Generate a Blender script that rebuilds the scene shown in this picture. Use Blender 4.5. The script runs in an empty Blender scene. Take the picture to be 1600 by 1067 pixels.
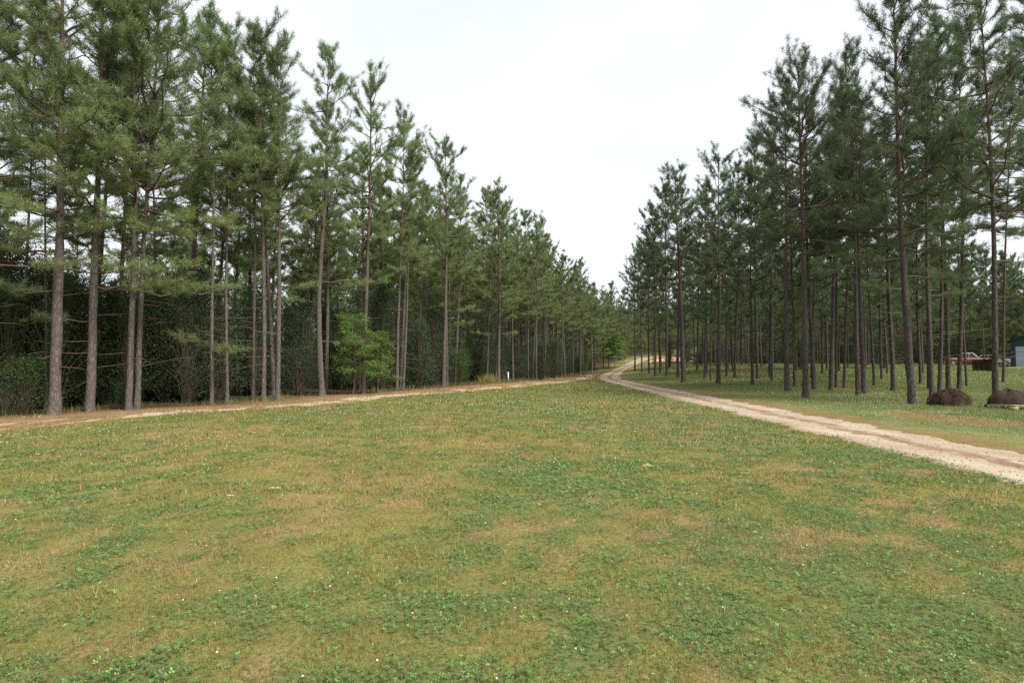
import bpy, math, random
import numpy as np
from mathutils import Vector, Matrix

# ------------------------------------------------------------------ camera, sky, sun, exposure
SC = bpy.context.scene
COL = SC.collection
CAMZ, F, CX, CY = 1.77, 890.0, 800.0, 533.5
PITCH = math.atan(33.5 / F)
cam = bpy.data.cameras.new('camera'); cam_o = bpy.data.objects.new('camera', cam); COL.objects.link(cam_o)
cam_o.location = (0, 0, CAMZ); cam_o.rotation_euler = (math.pi / 2 + PITCH, 0, 0)
cam.sensor_width = 36.0; cam.lens = 36.0 * F / 1600.0; cam.clip_start = 0.1; cam.clip_end = 3000
SC.camera = cam_o

SUN_EL, SUN_AZ = math.radians(51), math.radians(132)      # azimuth clockwise from straight ahead (+Y)
world = bpy.data.worlds.new("World"); SC.world = world; world.use_nodes = True
wn, wl = world.node_tree.nodes, world.node_tree.links
bg = wn['Background']; bg.inputs['Strength'].default_value = 0.062
sky = wn.new('ShaderNodeTexSky'); sky.sky_type = 'NISHITA'; sky.sun_disc = False
sky.sun_elevation = SUN_EL; sky.sun_rotation = SUN_AZ; sky.dust_density = 3.0
tc = wn.new('ShaderNodeTexCoord'); mp = wn.new('ShaderNodeMapping'); mp.inputs['Scale'].default_value = (1.4, 1.4, 3.2)
cl = wn.new('ShaderNodeTexNoise'); cl.inputs['Scale'].default_value = 1.3; cl.inputs['Detail'].default_value = 5
rmp = wn.new('ShaderNodeValToRGB')
rmp.color_ramp.elements[0].position = 0.34; rmp.color_ramp.elements[0].color = (8.6, 8.95, 9.5, 1)
rmp.color_ramp.elements[1].position = 0.62; rmp.color_ramp.elements[1].color = (10.5, 10.9, 11.3, 1)
mx = wn.new('ShaderNodeMix'); mx.data_type = 'RGBA'; mx.inputs[0].default_value = 0.9
wl.new(tc.outputs['Generated'], mp.inputs[0]); wl.new(mp.outputs[0], cl.inputs['Vector']); wl.new(cl.outputs['Fac'], rmp.inputs[0])
wl.new(sky.outputs[0], mx.inputs[6]); wl.new(rmp.outputs[0], mx.inputs[7]); wl.new(mx.outputs[2], bg.inputs['Color'])
sun = bpy.data.lights.new('sun', 'SUN'); sun.energy = 4.2; sun.angle = math.radians(18); sun.color = (1.0, 0.94, 0.85)
sun_o = bpy.data.objects.new('sun', sun); COL.objects.link(sun_o)
sd = Vector((math.sin(SUN_AZ) * math.cos(SUN_EL), math.cos(SUN_AZ) * math.cos(SUN_EL), math.sin(SUN_EL)))
sun_o.rotation_euler = sd.to_track_quat('Z', 'Y').to_euler()
SC.view_settings.view_transform = 'Standard'; SC.view_settings.look = 'None'
SC.view_settings.exposure = 0.85; SC.view_settings.gamma = 1.0; SC.view_settings.use_curve_mapping = False
SC.cycles.max_bounces = 8; SC.cycles.diffuse_bounces = 4; SC.cycles.glossy_bounces = 2
SC.cycles.transmission_bounces = 3; SC.cycles.transparent_max_bounces = 8
SC.cycles.use_denoising = False

# ------------------------------------------------------------------ helpers
RNG = np.random.default_rng(7)
_tab = np.random.default_rng(99).random((8, 256, 256))

def sm(a, b, x):
    t = np.clip((np.asarray(x, float) - a) / (b - a), 0, 1); return t * t * (3 - 2 * t)

def vnoise(x, y, s=0):
    x = np.asarray(x, float); y = np.asarray(y, float)
    xi = np.floor(x).astype(int); yi = np.floor(y).astype(int)
    fx = x - xi; fy = y - yi; fx = fx * fx * (3 - 2 * fx); fy = fy * fy * (3 - 2 * fy)
    t = _tab[s]; g = lambda a, b: t[a & 255, b & 255]
    return (g(xi, yi) * (1 - fx) + g(xi + 1, yi) * fx) * (1 - fy) + (g(xi, yi + 1) * (1 - fx) + g(xi + 1, yi + 1) * fx) * fy

def fbm(x, y, s=0, o=4):
    v = 0; a = 0.5; n = 0
    for k in range(o):
        v = v + a * vnoise(x * 2 ** k + 17.3 * k, y * 2 ** k - 9.1 * k, (s + k) % 8); n += a; a *= 0.5
    return v / n

def road_x(y):
    return np.interp(y, [-60, 8, 40, 52, 64, 76, 90, 104, 125, 150, 190, 230], [8.5, 8.6, 9.5, 9.9, 10.9, 12.7, 15.8, 20.0, 28.5, 40, 62, 90])

def wood_x(y):   # left edge of the open ground (foot of the left pines)
    return np.interp(y, [-40, 10, 17.9, 21, 24.2, 29.7, 35, 40.4, 50.8, 63, 76, 90, 104, 125, 150, 200],
                     [-22, -18.5, -16.3, -14.4, -11.2, -10.2, -7.2, -4.6, -0.2, 4.6, 8.0, 12.3, 16.6, 24.5, 35, 60])

def hgt(x, y):
    x = np.asarray(x, float); y = np.asarray(y, float)
    right = sm(11.5, 30, x) * (1.35 * sm(28, 82, y) + 0.5 * sm(70, 120, y))
    far = 1.5 * sm(98, 150, y) + 4.2 * sm(135, 230, y)
    left = 0.25 * sm(4, 22, wood_x(y) - x)
    return right + far + left

def ray(px, py):
    u = (px - CX) / F; v = (CY - py) / F
    return np.array([u, math.cos(PITCH) - v * math.sin(PITCH), math.sin(PITCH) + v * math.cos(PITCH)])

def at(px, py):
    d = ray(px, py); last = 1.0
    for t in np.arange(1.5, 420, 0.25):
        p = d * t
        if CAMZ + p[2] <= hgt(p[0], p[1]):
            lo, hi = last, t
            for _ in range(20):
                m = (lo + hi) / 2; q = d * m
                if CAMZ + q[2] <= hgt(q[0], q[1]): hi = m
                else: lo = m
            q = d * hi
            return float(q[0]), float(q[1])
        last = t
    return float(d[0] * 150), float(d[1] * 150)

def proj(x, y, z):
    z = z - CAMZ; dep = y * math.cos(PITCH) + z * math.sin(PITCH); up = -y * math.sin(PITCH) + z * math.cos(PITCH)
    return CX + F * x / dep, CY - F * up / dep, dep

def lin(r, g, b):
    f = lambda c: (c / 255 / 12.92) if c / 255 <= 0.04045 else ((c / 255 + 0.055) / 1.055) ** 2.4
    return (f(r), f(g), f(b))

def mesh(name, V, tris=None, quads=None, mats=None, attrs=None, colors=None, smooth=False, mi=None):
    me = bpy.data.meshes.new(name)
    V = np.ascontiguousarray(V, dtype=np.float32).reshape(-1, 3)
    me.vertices.add(len(V)); me.vertices.foreach_set('co', V.ravel())
    T = np.zeros((0, 3), int) if tris is None else np.asarray(tris, int).reshape(-1, 3)
    Q = np.zeros((0, 4), int) if quads is None else np.asarray(quads, int).reshape(-1, 4)
    L = np.concatenate([T.ravel(), Q.ravel()]).astype(np.int32)
    me.loops.add(len(L)); me.loops.foreach_set('vertex_index', L)
    st = np.concatenate([np.arange(len(T)) * 3, len(T) * 3 + np.arange(len(Q)) * 4]).astype(np.int32)
    me.polygons.add(len(st)); me.polygons.foreach_set('loop_start', st)
    me.polygons.foreach_set('use_smooth', np.full(len(st), smooth, dtype=bool))
    for m in (mats or []): me.materials.append(m)
    if mi is not None: me.polygons.foreach_set('material_index', np.asarray(mi, dtype=np.int32))
    me.update(calc_edges=True)
    for k, a in (attrs or {}).items():
        at_ = me.attributes.new(k, 'FLOAT', 'POINT'); at_.data.foreach_set('value', np.asarray(a, dtype=np.float32).ravel())
    for k, a in (colors or {}).items():
        at_ = me.attributes.new(k, 'FLOAT_COLOR', 'POINT')
        c = np.ones((len(V), 4), dtype=np.float32); c[:, :3] = a; at_.data.foreach_set('color', c.ravel())
    return me

def link(name, me, parent=None):
    o = bpy.data.objects.new(name, me); COL.objects.link(o)
    if parent is not None: o.parent = parent
    return o

def tag(o, label=None, cat=None, group=None, kind=None):
    if label: o['label'] = label
    if cat: o['category'] = cat
    if group: o['group'] = group
    if kind: o['kind'] = kind
    return o

def empty(name, loc, rz=0.0):
    o = bpy.data.objects.new(name, None); COL.objects.link(o); o.location = loc; o.rotation_euler = (0, 0, rz)
    o.empty_display_size = 0.2
    return o

def copy_tree(o, parent=None):
    c = o.copy(); COL.objects.link(c)
    if parent is not None: c.parent = parent
    for ch in list(o.children): copy_tree(ch, c)
    return c

def nrm(a): return a / np.maximum(np.linalg.norm(a, axis=-1, keepdims=True), 1e-9)

def tubes(P, R, S=4, cap=False):
    """P: B x K x 3 paths, R: B x K radii -> verts, quads"""
    P = np.asarray(P, float); R = np.asarray(R, float); B, K, _ = P.shape
    T = nrm(np.gradient(P, axis=1)); mean = nrm(P[:, -1] - P[:, 0])
    ref = np.where(np.abs(mean[:, 2:3]) > 0.8, np.array([[1.0, 0, 0]]), np.array([[0, 0, 1.0]]))[:, None, :]
    N = nrm(np.cross(T, np.broadcast_to(ref, T.shape))); Bn = np.cross(T, N)
    a = np.arange(S) * 2 * math.pi / S
    V = P[:, :, None] + R[:, :, None, None] * (np.cos(a)[None, None, :, None] * N[:, :, None] + np.sin(a)[None, None, :, None] * Bn[:, :, None])
    idx = np.arange(B * K * S).reshape(B, K, S); nx = np.roll(idx, -1, axis=2)
    Q = np.stack([idx[:, :-1], nx[:, :-1], nx[:, 1:], idx[:, 1:]], axis=-1).reshape(-1, 4)
    return V.reshape(-1, 3), Q

def cat(parts):
    V = []; Q = []; n = 0
    for v, q in parts:
        V.append(v); Q.append(np.asarray(q) + n); n += len(v)
    return np.concatenate(V), np.concatenate(Q)

# ------------------------------------------------------------------ materials
class NT:
    def __init__(s, name):
        s.m = bpy.data.materials.new(name); s.m.use_nodes = True; s.t = s.m.node_tree; s.n = s.t.nodes
        s.b = s.n['Principled BSDF']; s.b.inputs['Specular IOR Level'].default_value = 0.2; s.out = s.n['Material Output']
    def add(s, t, **k):
        n = s.n.new(t)
        for a, v in k.items(): setattr(n, a, v)
        return n
    def l(s, a, b): s.t.links.new(a, b)
    def tex(s, coord='Object', scale=(1, 1, 1)):
        c = s.add('ShaderNodeTexCoord'); m = s.add('ShaderNodeMapping'); m.inputs['Scale'].default_value = scale
        s.l(c.outputs[coord], m.inputs[0]); return m.outputs[0]
    def noise(s, vec, scale, detail=4, rough=0.55):
        n = s.add('ShaderNodeTexNoise'); n.inputs['Scale'].default_value = scale; n.inputs['Detail'].default_value = detail
        n.inputs['Roughness'].default_value = rough; s.l(vec, n.inputs['Vector']); return n.outputs['Fac']
    def ramp(s, fac, stops):
        r = s.add('ShaderNodeValToRGB'); e = r.color_ramp.elements
        e[0].position, e[0].color = stops[0][0], (*stops[0][1], 1); e[1].position, e[1].color = stops[-1][0], (*stops[-1][1], 1)
        for p, c in stops[1:-1]:
            x = e.new(p); x.color = (*c, 1)
        s.l(fac, r.inputs[0]); return r.outputs[0]
    def mix(s, fac, a, b, mode='MIX'):
        m = s.add('ShaderNodeMix', data_type='RGBA', blend_type=mode)
        for i, v in ((0, fac), (6, a), (7, b)):
            if isinstance(v, (int, float)): m.inputs[i].default_value = v
            elif isinstance(v, tuple): m.inputs[i].default_value = (*v, 1)
            else: s.l(v, m.inputs[i])
        return m.outputs[2]
    def math(s, op, a, b=0.0):
        m = s.add('ShaderNodeMath', operation=op)
        for i, v in ((0, a), (1, b)):
            if isinstance(v, (int, float)): m.inputs[i].default_value = v
            else: s.l(v, m.inputs[i])
        return m.outputs[0]
    def attr(s, name, out='Fac'):
        a = s.add('ShaderNodeAttribute'); a.attribute_name = name; return a.outputs[out]
    def rnd(s): return s.add('ShaderNodeObjectInfo').outputs['Random']
    def bump(s, h, strength=0.5, dist=0.02):
        b = s.add('ShaderNodeBump'); b.inputs['Strength'].default_value = strength; b.inputs['Distance'].default_value = dist
        s.l(h, b.inputs['Height']); s.l(b.outputs[0], s.b.inputs['Normal'])
    def col(s, c, rough=0.85):
        if isinstance(c, tuple): s.b.inputs['Base Color'].default_value = (*c, 1)
        else: s.l(c, s.b.inputs['Base Color'])
        s.b.inputs['Roughness'].default_value = rough

def mat_bark(name, lo, mid, hi):
    t = NT(name); v = t.tex('Object', (1, 1, 0.28))
    vo = t.add('ShaderNodeTexVoronoi', feature='DISTANCE_TO_EDGE'); vo.inputs['Scale'].default_value = 13
    nz = t.noise(v, 6, 3); off = t.add('ShaderNodeVectorMath', operation='ADD'); t.l(v, off.inputs[0])
    cn = t.add('ShaderNodeTexNoise'); cn.inputs['Scale'].default_value = 8; t.l(v, cn.inputs['Vector'])
    sc = t.add('ShaderNodeVectorMath', operation='SCALE'); sc.inputs[3].default_value = 0.11; t.l(cn.outputs['Color'], sc.inputs[0]); t.l(sc.outputs[0], off.inputs[1])
    t.l(off.outputs[0], vo.inputs['Vector'])
    big = t.noise(t.tex('Object', (1, 1, 0.5)), 1.6, 4); fine = t.noise(v, 45, 4, 0.7)
    f = t.math('ADD', t.math('MULTIPLY', vo.outputs['Distance'], 1.15), t.math('MULTIPLY', fine, 0.75))
    c = t.ramp(f, [(0.18, lo), (0.42, mid), (0.75, hi)])
    c = t.mix(t.math('MULTIPLY', big, 0.7), c, t.mix(0.35, c, (0.12, 0.10, 0.09)))
    sep = t.add('ShaderNodeSeparateXYZ'); tc2 = t.add('ShaderNodeTexCoord'); t.l(tc2.outputs['Object'], sep.inputs[0])
    up = t.add('ShaderNodeMapRange'); up.inputs[1].default_value = 6; up.inputs[2].default_value = 14; t.l(sep.outputs[2], up.inputs[0])
    c = t.mix(t.math('MULTIPLY', up.outputs[0], 0.55), c, (0.13, 0.068, 0.042))
    t.col(c, 0.9); t.bump(f, 0.9, 0.03); return t.m

def mat_leaf(name, a, b, c=None, trans=0.3, rndamt=0.35):
    t = NT(name); tint = t.attr('tint')
    x = t.ramp(tint, [(0.0, a), (0.75, b), (1.0, c or b)])
    hsv = t.add('ShaderNodeHueSaturation'); t.l(x, hsv.inputs['Color'])
    r = t.rnd(); t.l(t.math('ADD', 1 - rndamt / 2, t.math('MULTIPLY', r, rndamt)), hsv.inputs['Value'])
    t.l(t.math('ADD', 0.49, t.math('MULTIPLY', r, 0.022)), hsv.inputs['Hue'])
    x = hsv.outputs[0]; t.col(x, 0.6); t.b.inputs['Specular IOR Level'].default_value = 0.25
    tr = t.add('ShaderNodeBsdfTranslucent'); t.l(x, tr.inputs['Color'])
    ms = t.add('ShaderNodeMixShader'); ms.inputs[0].default_value = trans
    t.l(t.b.outputs[0], ms.inputs[1]); t.l(tr.outputs[0], ms.inputs[2]); t.l(ms.outputs[0], t.out.inputs[0]); return t.m

def mat_attrcol(name, trans=0.0, spec=0.15, rough=0.75):
    t = NT(name); x = t.attr('tone', 'Color'); t.col(x, rough); t.b.inputs['Specular IOR Level'].default_value = spec
    if trans:
        tr = t.add('ShaderNodeBsdfTranslucent'); t.l(x, tr.inputs['Color'])
        ms = t.add('ShaderNodeMixShader'); ms.inputs[0].default_value = trans
        t.l(t.b.outputs[0], ms.inputs[1]); t.l(tr.outputs[0], ms.inputs[2]); t.l(ms.outputs[0], t.out.inputs[0])
    return t.m

def mat_plain(name, c, rough=0.6, spec=0.3, var=0.25, scale=8.0, bump=0.0):
    t = NT(name); n = t.noise(t.tex(), scale, 5, 0.6)
    d = tuple(x * (1 - var) for x in c); h = tuple(min(1, x * (1 + var)) for x in c)
    t.col(t.ramp(n, [(0.3, d), (0.7, h)]), rough); t.b.inputs['Specular IOR Level'].default_value = spec
    if bump: t.bump(n, bump, 0.02)
    return t.m

M = {}
M['bark'] = mat_bark('bark', (0.026, 0.021, 0.018), (0.076, 0.062, 0.054), (0.145, 0.126, 0.115))
M['bark_shaded'] = mat_bark('bark_shaded', (0.012, 0.010, 0.009), (0.042, 0.034, 0.030), (0.095, 0.080, 0.072))  # bark copy for right and far trunks, backlit shade put into its colour
M['twig'] = mat_plain('twig', (0.10, 0.075, 0.06), 0.9, 0.1, 0.35, 3)
M['needle'] = mat_leaf('needle', (0.108, 0.160, 0.070), (0.218, 0.272, 0.108), (0.305, 0.325, 0.125), 0.48)  # sunlit look of the left pines put into the needle colour
M['needle_shaded'] = mat_leaf('needle_shaded', (0.058, 0.095, 0.048), (0.124, 0.168, 0.076), (0.205, 0.225, 0.092), 0.46)  # needle copy for the right pines, darkened to look backlit
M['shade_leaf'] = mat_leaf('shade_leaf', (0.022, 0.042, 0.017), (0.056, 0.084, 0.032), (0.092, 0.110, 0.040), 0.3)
M['green_leaf'] = mat_leaf('green_leaf', (0.090, 0.165, 0.040), (0.175, 0.265, 0.062), (0.26, 0.35, 0.095), 0.55, 0.12)
M['mid_leaf'] = mat_leaf('mid_leaf', (0.030, 0.062, 0.020), (0.065, 0.120, 0.032), (0.11, 0.175, 0.045), 0.4, 0.5)
M['blade'] = mat_attrcol('blade', 0.25)
M['flower'] = mat_plain('flower', (0.44, 0.44, 0.34), 0.8, 0.1, 0.2, 60)

# ------------------------------------------------------------------ where the pines stand
# hand-placed pines: foot px, top px, trunk width px, crown foot py, crown radius, short name, label, options
LP, RP = [], []
def L(*a, **k): LP.append((a, k))
def R(*a, **k): RP.append((a, k))
L(85, 648, 106, -150, 23, 330, 3.0, 'thickest grey pine', 'thickest grey pine trunk at the left end of the field, beside the pale sand patch', low=((4.3, 2.9, 2.6), (5.0, 0.2, 2.4), (5.6, 3.6, 2.8)), dead=8)
L(72, 645, 70, 60, 7, 300, 1.7, 'thin dark pine', 'thin dark pine half hidden just left of the thickest grey trunk', dy=1.3)
L(-38, 655, -14, -190, 18, 330, 3.0, 'left edge pine', 'pine at the left edge of view, only its branches reaching into the picture', low=((5.0, 0.4, 2.8),))
L(34, 639, 52, -40, 8, 330, 2.4, 'shaded edge pine', 'shaded slim pine between the left edge of view and the thickest grey trunk')
L(141, 643, 160, -110, 18, 320, 2.6, 'tilting grey pine', 'grey pine tilting slightly right, second stout trunk from the left', low=((4.6, 0.1, 2.6), (3.3, 3.2, 1.9)), dead=12)
L(201, 641, 222, -90, 13, 300, 2.4, 'left twin pine', 'left trunk of two pines standing pressed together like twins', low=((4.6, -0.3, 2.4),), dead=14, dens=1.3)
L(214, 640, 246, -60, 12, 310, 2.9, 'right twin pine', 'right trunk of two pines standing pressed together like twins', low=((4.5, 0.2, 3.0), (5.2, 5.8, 2.6)), dead=14, dens=1.35)
L(331, 632, 318, 42, 7.5, 330, 2.2, 'reddish slim pine', 'slim reddish pine with a low needle spray reaching across its trunk', low=((2.7, 3.3, 1.3), (2.3, -0.5, 1.6), (4.8, 3.5, 2.4)))
L(355, 629, 352, 50, 7, 320, 2.0, 'straight slim pine', 'straight slim pine just right of the slim reddish one', low=((2.6, 3.0, 1.6),))
L(396, 626, 398, 58, 6.5, 280, 2.0, 'dark slim pine', 'dark slim pine tight on the left of two straight reddish trunks')
L(412, 627, 412, 45, 9, 260, 2.3, 'straight reddish pine', 'straight reddish pine, left of a close pair at the straw edge')
L(434, 626, 436, 72, 9.5, 270, 2.2, 'pale footed pine', 'straight pine with a small pale patch at its foot, right of a close pair', low=((5.4, 0.0, 1.6), (6.6, 3.0, 1.6)))
L(503, 618, 520, 86, 11.5, 300, 2.4, 'crooked leaning pine', 'crooked pine leaning right with a forked bend, before the bright green sapling', low=((6.2, 0.35, 3.4), (2.9, 0.2, 2.2), (5.2, 3.1, 2.0)), bend=-0.35)
L(568, 615, 580, 118, 8.5, 310, 2.4, 'sapling pine', 'grey pine rising directly behind the bright lime green sapling')
L(620, 611, 628, 178, 6, 320, 2.1, 'left paired pine', 'left one of two slender pale pines side by side right of the sapling')
L(630, 610, 648, 240, 5, 330, 1.8, 'right paired pine', 'right one of two slender pale pines side by side right of the sapling')
L(693, 605, 698, 228, 8, 400, 2.5, 'lone light grey pine', 'light grey pine standing forward on the straw, its pointed top above its neighbours', low=((5.6, 0.1, 2.0), (4.6, 0.3, 1.9)))
L(711, 600, 722, 285, 4.5, 390, 1.9, 'slim companion pine', 'slim dark pine just behind the lone light grey pine, on its right')
L(762, 594, 760, 300, 3.6, 420, 1.9, 'slim pole pine', 'slim straight pine just left of the yellowish weeds and the white pipe')
L(779, 598, 778, 298, 6.5, 470, 2.7, 'white pipe pine', 'pale pine nearest on the left of the upright white pipe', low=((4.3, 3.2, 1.8), (4.4, 0.3, 1.5)))
L(785, 592, 790, 325, 4.2, 430, 2.1, 'thin pipe pine', 'thin pine squeezed between the white pipe and its pale bigger neighbour')
L(804, 588, 806, 338, 3.2, 440, 2.0, 'rear pipe pine', 'thin pine a little way behind and right of the white pipe')
L(838, 594, 836, 362, 4.2, 470, 2.4, 'cedar fronted pine', 'pale pine rising out of the dark round cedars beyond the white pipe')
L(866, 588, 858, 380, 3.2, 470, 2.2, 'left track end pine', 'pale thin pine right of the dark cedars, left of a pale pair')
L(877, 588, 880, 398, 3.4, 480, 2.3, 'middle track end pine', 'pale thin pine, taller of the pale pair where the straw track narrows')
L(901, 582, 903, 418, 3.0, 490, 2.4, 'track end pine', 'thin pine standing last before the straw track meets the road')
L(925, 580, 922, 448, 2.6, 505, 2.3, 'far bend pine', 'small looking pine at the left of the road bend, beside olive shrubs')
L(943, 577, 940, 455, 2.2, 510, 2.3, 'hill foot pine', 'distant pine left of the bright green bush at the foot of the hill')
R(1425, 631, 1388, -28, 16, 300, 2.7, 'tall leading pine', 'tallest grey pine right of the road, its spire cut by the top edge', low=((6.3, 3.1, 2.6), (5.0, 3.3, 2.0), (5.5, -0.2, 2.4)), dead=12)
R(1456, 622, 1446, 60, 10.5, 230, 2.3, 'mound pine', 'dark straight pine touching the left end of the red brown mound', low=((5.2, 0.0, 1.8),))
R(1451, 612, 1436, 90, 6, 250, 2.0, 'thin mound pine', 'thin dark pine close behind the pine at the mound', dy=1.5)
R(1482, 610, 1470, 34, 9.5, 230, 2.4, 'left rear pine', 'dark pine rising behind the red brown mound, left of two')
R(1499, 609, 1500, 60, 9.5, 240, 2.4, 'right rear pine', 'dark pine rising behind the red brown mound, right of two, before the red pickup')
R(1556, 634, 1528, -60, 12.5, 250, 2.8, 'black pine', 'nearly black pine beside the dark dome shaped pile', low=((5.2, 3.0, 2.2), (6.0, 0.2, 2.4)), dead=14)
R(1568, 598, 1575, -10, 6, 260, 2.2, 'shed pine', 'slimmer dark pine standing between the black pine and the shed')
R(1628, 615, 1600, -30, 11, 300, 2.8, 'edge pine', 'dark pine at the right edge of view, only its crown showing', dead=6)
R(1341, 618, 1318, 96, 9.5, 260, 2.5, 'left crossing pine', 'left one of two pines whose trunks touch at the foot, mid right wood', low=((7, 3.3, 2.4),))
R(1350, 615, 1338, 150, 10.5, 270, 2.2, 'right crossing pine', 'right one of two pines whose trunks touch at the foot, leaning left')
R(1306, 606, 1312, 200, 5.5, 290, 2.1, 'left thin pair pine', 'left one of two thin pines set a step apart behind the touching pair')
R(1319, 607, 1330, 185, 5.5, 300, 2.1, 'right thin pair pine', 'right one of two thin pines set a step apart behind the touching pair')
R(1230, 612, 1222, 140, 10, 270, 2.5, 'thick bent pine', 'thick dark pine left of the forward pine by the road verge')
R(1259, 621, 1248, 104, 12, 290, 2.6, 'forward verge pine', 'stout dark pine standing furthest forward on the verge in mid wood', low=((6.5, 0.2, 2.3),), dead=14)
R(1272, 609, 1252, 165, 9, 300, 2.1, 'leaning back pine', 'dark pine leaning left behind the furthest forward verge pine')
R(1203, 590, 1206, 190, 5.5, 330, 2.2, 'slim gap pine', 'slim pine alone in the grassy gap left of the thick dark verge pines')
R(1184, 592, 1176, 222, 6.2, 330, 2.3, 'pale footed verge pine', 'slim pine with a pale foot, left of the grassy gap')
R(1148, 591, 1150, 262, 5, 350, 2.1, 'middle verge pine', 'slim dark pine midway between the two short dark stout verge trunks')
R(1122, 600, 1128, 250, 8.5, 360, 2.6, 'straw ringed pine', 'stout dark pine on red straw beside the road, second forward from the left end', low=((6.5, 3.1, 1.9),))
R(1135, 588, 1138, 300, 4.5, 370, 2.0, 'thin verge pine', 'thin pine close behind the stout straw ringed pine, on its right')
R(1101, 592, 1104, 292, 4.6, 370, 2.0, 'thin bright pine', 'thin pine between the two stout pines nearest the road')
R(1068, 598, 1058, 266, 9.5, 380, 2.7, 'first road pine', 'stout dark pine leading the right wood, nearest where the road bends', low=((5.6, 3.2, 2.4), (7, 2.6, 2.6)))
R(1059, 590, 1066, 300, 5, 380, 2.1, 'second road pine', 'slim dark pine right behind the stout leading pine by the bend')
R(1042, 588, 1040, 290, 5.2, 400, 2.4, 'second bend pine', 'dark pine on the grass strip, second from the bend')
R(1024, 588, 1020, 326, 5, 410, 2.5, 'bend pine', 'dark pine on the grass strip right where the road bends', low=((6, 3.2, 2.4), (8, 3.0, 2.4)))
R(1014, 583, 1012, 372, 3.4, 430, 2.3, 'clay slope pine', 'thin pine silhouetted against the orange clay slope, right of its neighbour')
R(1003, 582, 1002, 385, 3.2, 440, 2.3, 'clay edge pine', 'thin pine silhouetted at the left edge of the orange clay slope')
R(992, 580, 994, 402, 3.2, 450, 2.4, 'outermost bend pine', 'outermost pine of the right wood, its crown overhanging the road')

FEET = []
for a_, k_ in RP:
    x_, y_ = at(a_[0], a_[1]); q_ = (y_ + k_.get('dy', 0)) / y_; FEET.append((x_ * q_, y_ * q_))
def litter_ring(x, y):
    """needle litter lying round the feet of the right-hand pines"""
    x = np.asarray(x, float); y = np.asarray(y, float); out = np.zeros(x.shape)
    n = fbm(x * 1.1 + 5, y * 1.1, 3, 4)
    for fx_, fy_ in FEET:
        out = np.maximum(out, sm(1.7, 0.35, np.hypot(x - fx_, (y - fy_) * 0.8) + 2.4 * (n - 0.5)))
    return out

# ------------------------------------------------------------------ ground
def patches(x, y):
    """clover share and dry share of the mown field"""
    d = np.hypot(x, y)
    c = 0.46 * fbm(x * 0.55 + 3, y * 0.45, 0, 4) + 0.54 * fbm(x * 2.3, y * 1.9, 3, 4) + 0.26 * (vnoise(x * 8, y * 7, 2) - 0.5)
    bias = 0.012 + 0.06 * sm(7.5, 3.4, d) - 0.05 * sm(4.5, 7, d) * sm(18, 12, d) * sm(3.5, -1, x) + 0.03 * sm(15, 22, d) - 0.02 * sm(2, -7, x) * sm(4, 6, d) + 0.02 * sm(2, 6, x)
    clover = sm(0.37, 0.70, c + bias)
    t = 0.48 * fbm(x * 0.8 - 40, y * 0.7 + 8, 5, 4) + 0.52 * fbm(x * 2.8, y * 2.2, 6, 4) + 0.3 * (vnoise(x * 9, y * 8, 4) - 0.5)
    dry = sm(0.51, 0.72, t + 0.03 * sm(1, 5, x)) * (1 - 0.65 * clover)
    return clover, dry

TRACK_W = lambda y: np.interp(y, [-40, 14, 20, 30, 45, 60, 75, 84], [3.7, 3.8, 3.5, 4.0, 4.7, 4.4, 3.6, 1.5])
C_OLIVE, C_CLOV, C_DRY, C_STRAW = np.array((0.160, 0.148, 0.050)), np.array((0.100, 0.126, 0.044)), np.array((0.220, 0.162, 0.078)), np.array((0.21, 0.120, 0.062))
C_FLOOR_SHADED, C_RGRASS = np.array((0.060, 0.043, 0.029)), np.array((0.155, 0.185, 0.072))  # wood floor: straw darkened to carry the shade under the trees

def ground_color(x, y):
    clover, dry = patches(x, y)
    c = C_OLIVE * (1 - clover[..., None]) + C_CLOV * clover[..., None]
    c = c * (1 - dry[..., None]) + C_DRY * dry[..., None]
    n = fbm(x * 0.9, y * 0.9, 2, 4)
    wx = wood_x(y); rx = road_x(y)
    # right-hand verge and grassy wood floor
    r = sm(1.0, 1.7, x - rx)[..., None]
    clr = sm(0.42, 0.58, fbm(x * 0.3 + 9, y * 0.3, 4, 4) + 0.1 * sm(6, 3, np.abs(x - rx - 4.5)))[..., None]
    rg = C_RGRASS * (1 - 0.5 * clr) + C_CLOV * 0.5 * clr
    verge = np.clip(sm(3.2, 1.2, x - rx + 2.5 * (n - 0.5)) * 0.8 + sm(0.60, 0.72, fbm(x * 0.22, y * 0.22 + 50, 6, 4)) * 0.75, 0, 1)[..., None]
    rg = rg * (1 - verge) + C_STRAW * 0.85 * verge
    lr = 0.85 * litter_ring(x, y)[..., None]; rg = rg * (1 - lr) + C_STRAW * 0.75 * lr
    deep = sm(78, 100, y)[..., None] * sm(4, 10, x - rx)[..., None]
    rg = rg * (1 - deep) + C_FLOOR_SHADED * deep
    c = c * (1 - r) + rg * r
    # left pine straw
    e = sm(TRACK_W(y) + 1.0, TRACK_W(y) - 0.4, x - wx + 2.0 * (n - 0.5))[..., None]
    c = c * (1 - e) + C_STRAW * e
    far_ = sm(84, 96, y)[..., None]; c = c * (1 - 0.8 * far_ * e) + C_RGRASS * 0.8 * far_ * e
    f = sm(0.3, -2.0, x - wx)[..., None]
    c = c * (1 - f) + C_FLOOR_SHADED * f
    return c * (0.8 + 0.4 * fbm(x * 3.1, y * 3.1, 1, 3))[..., None]

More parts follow.
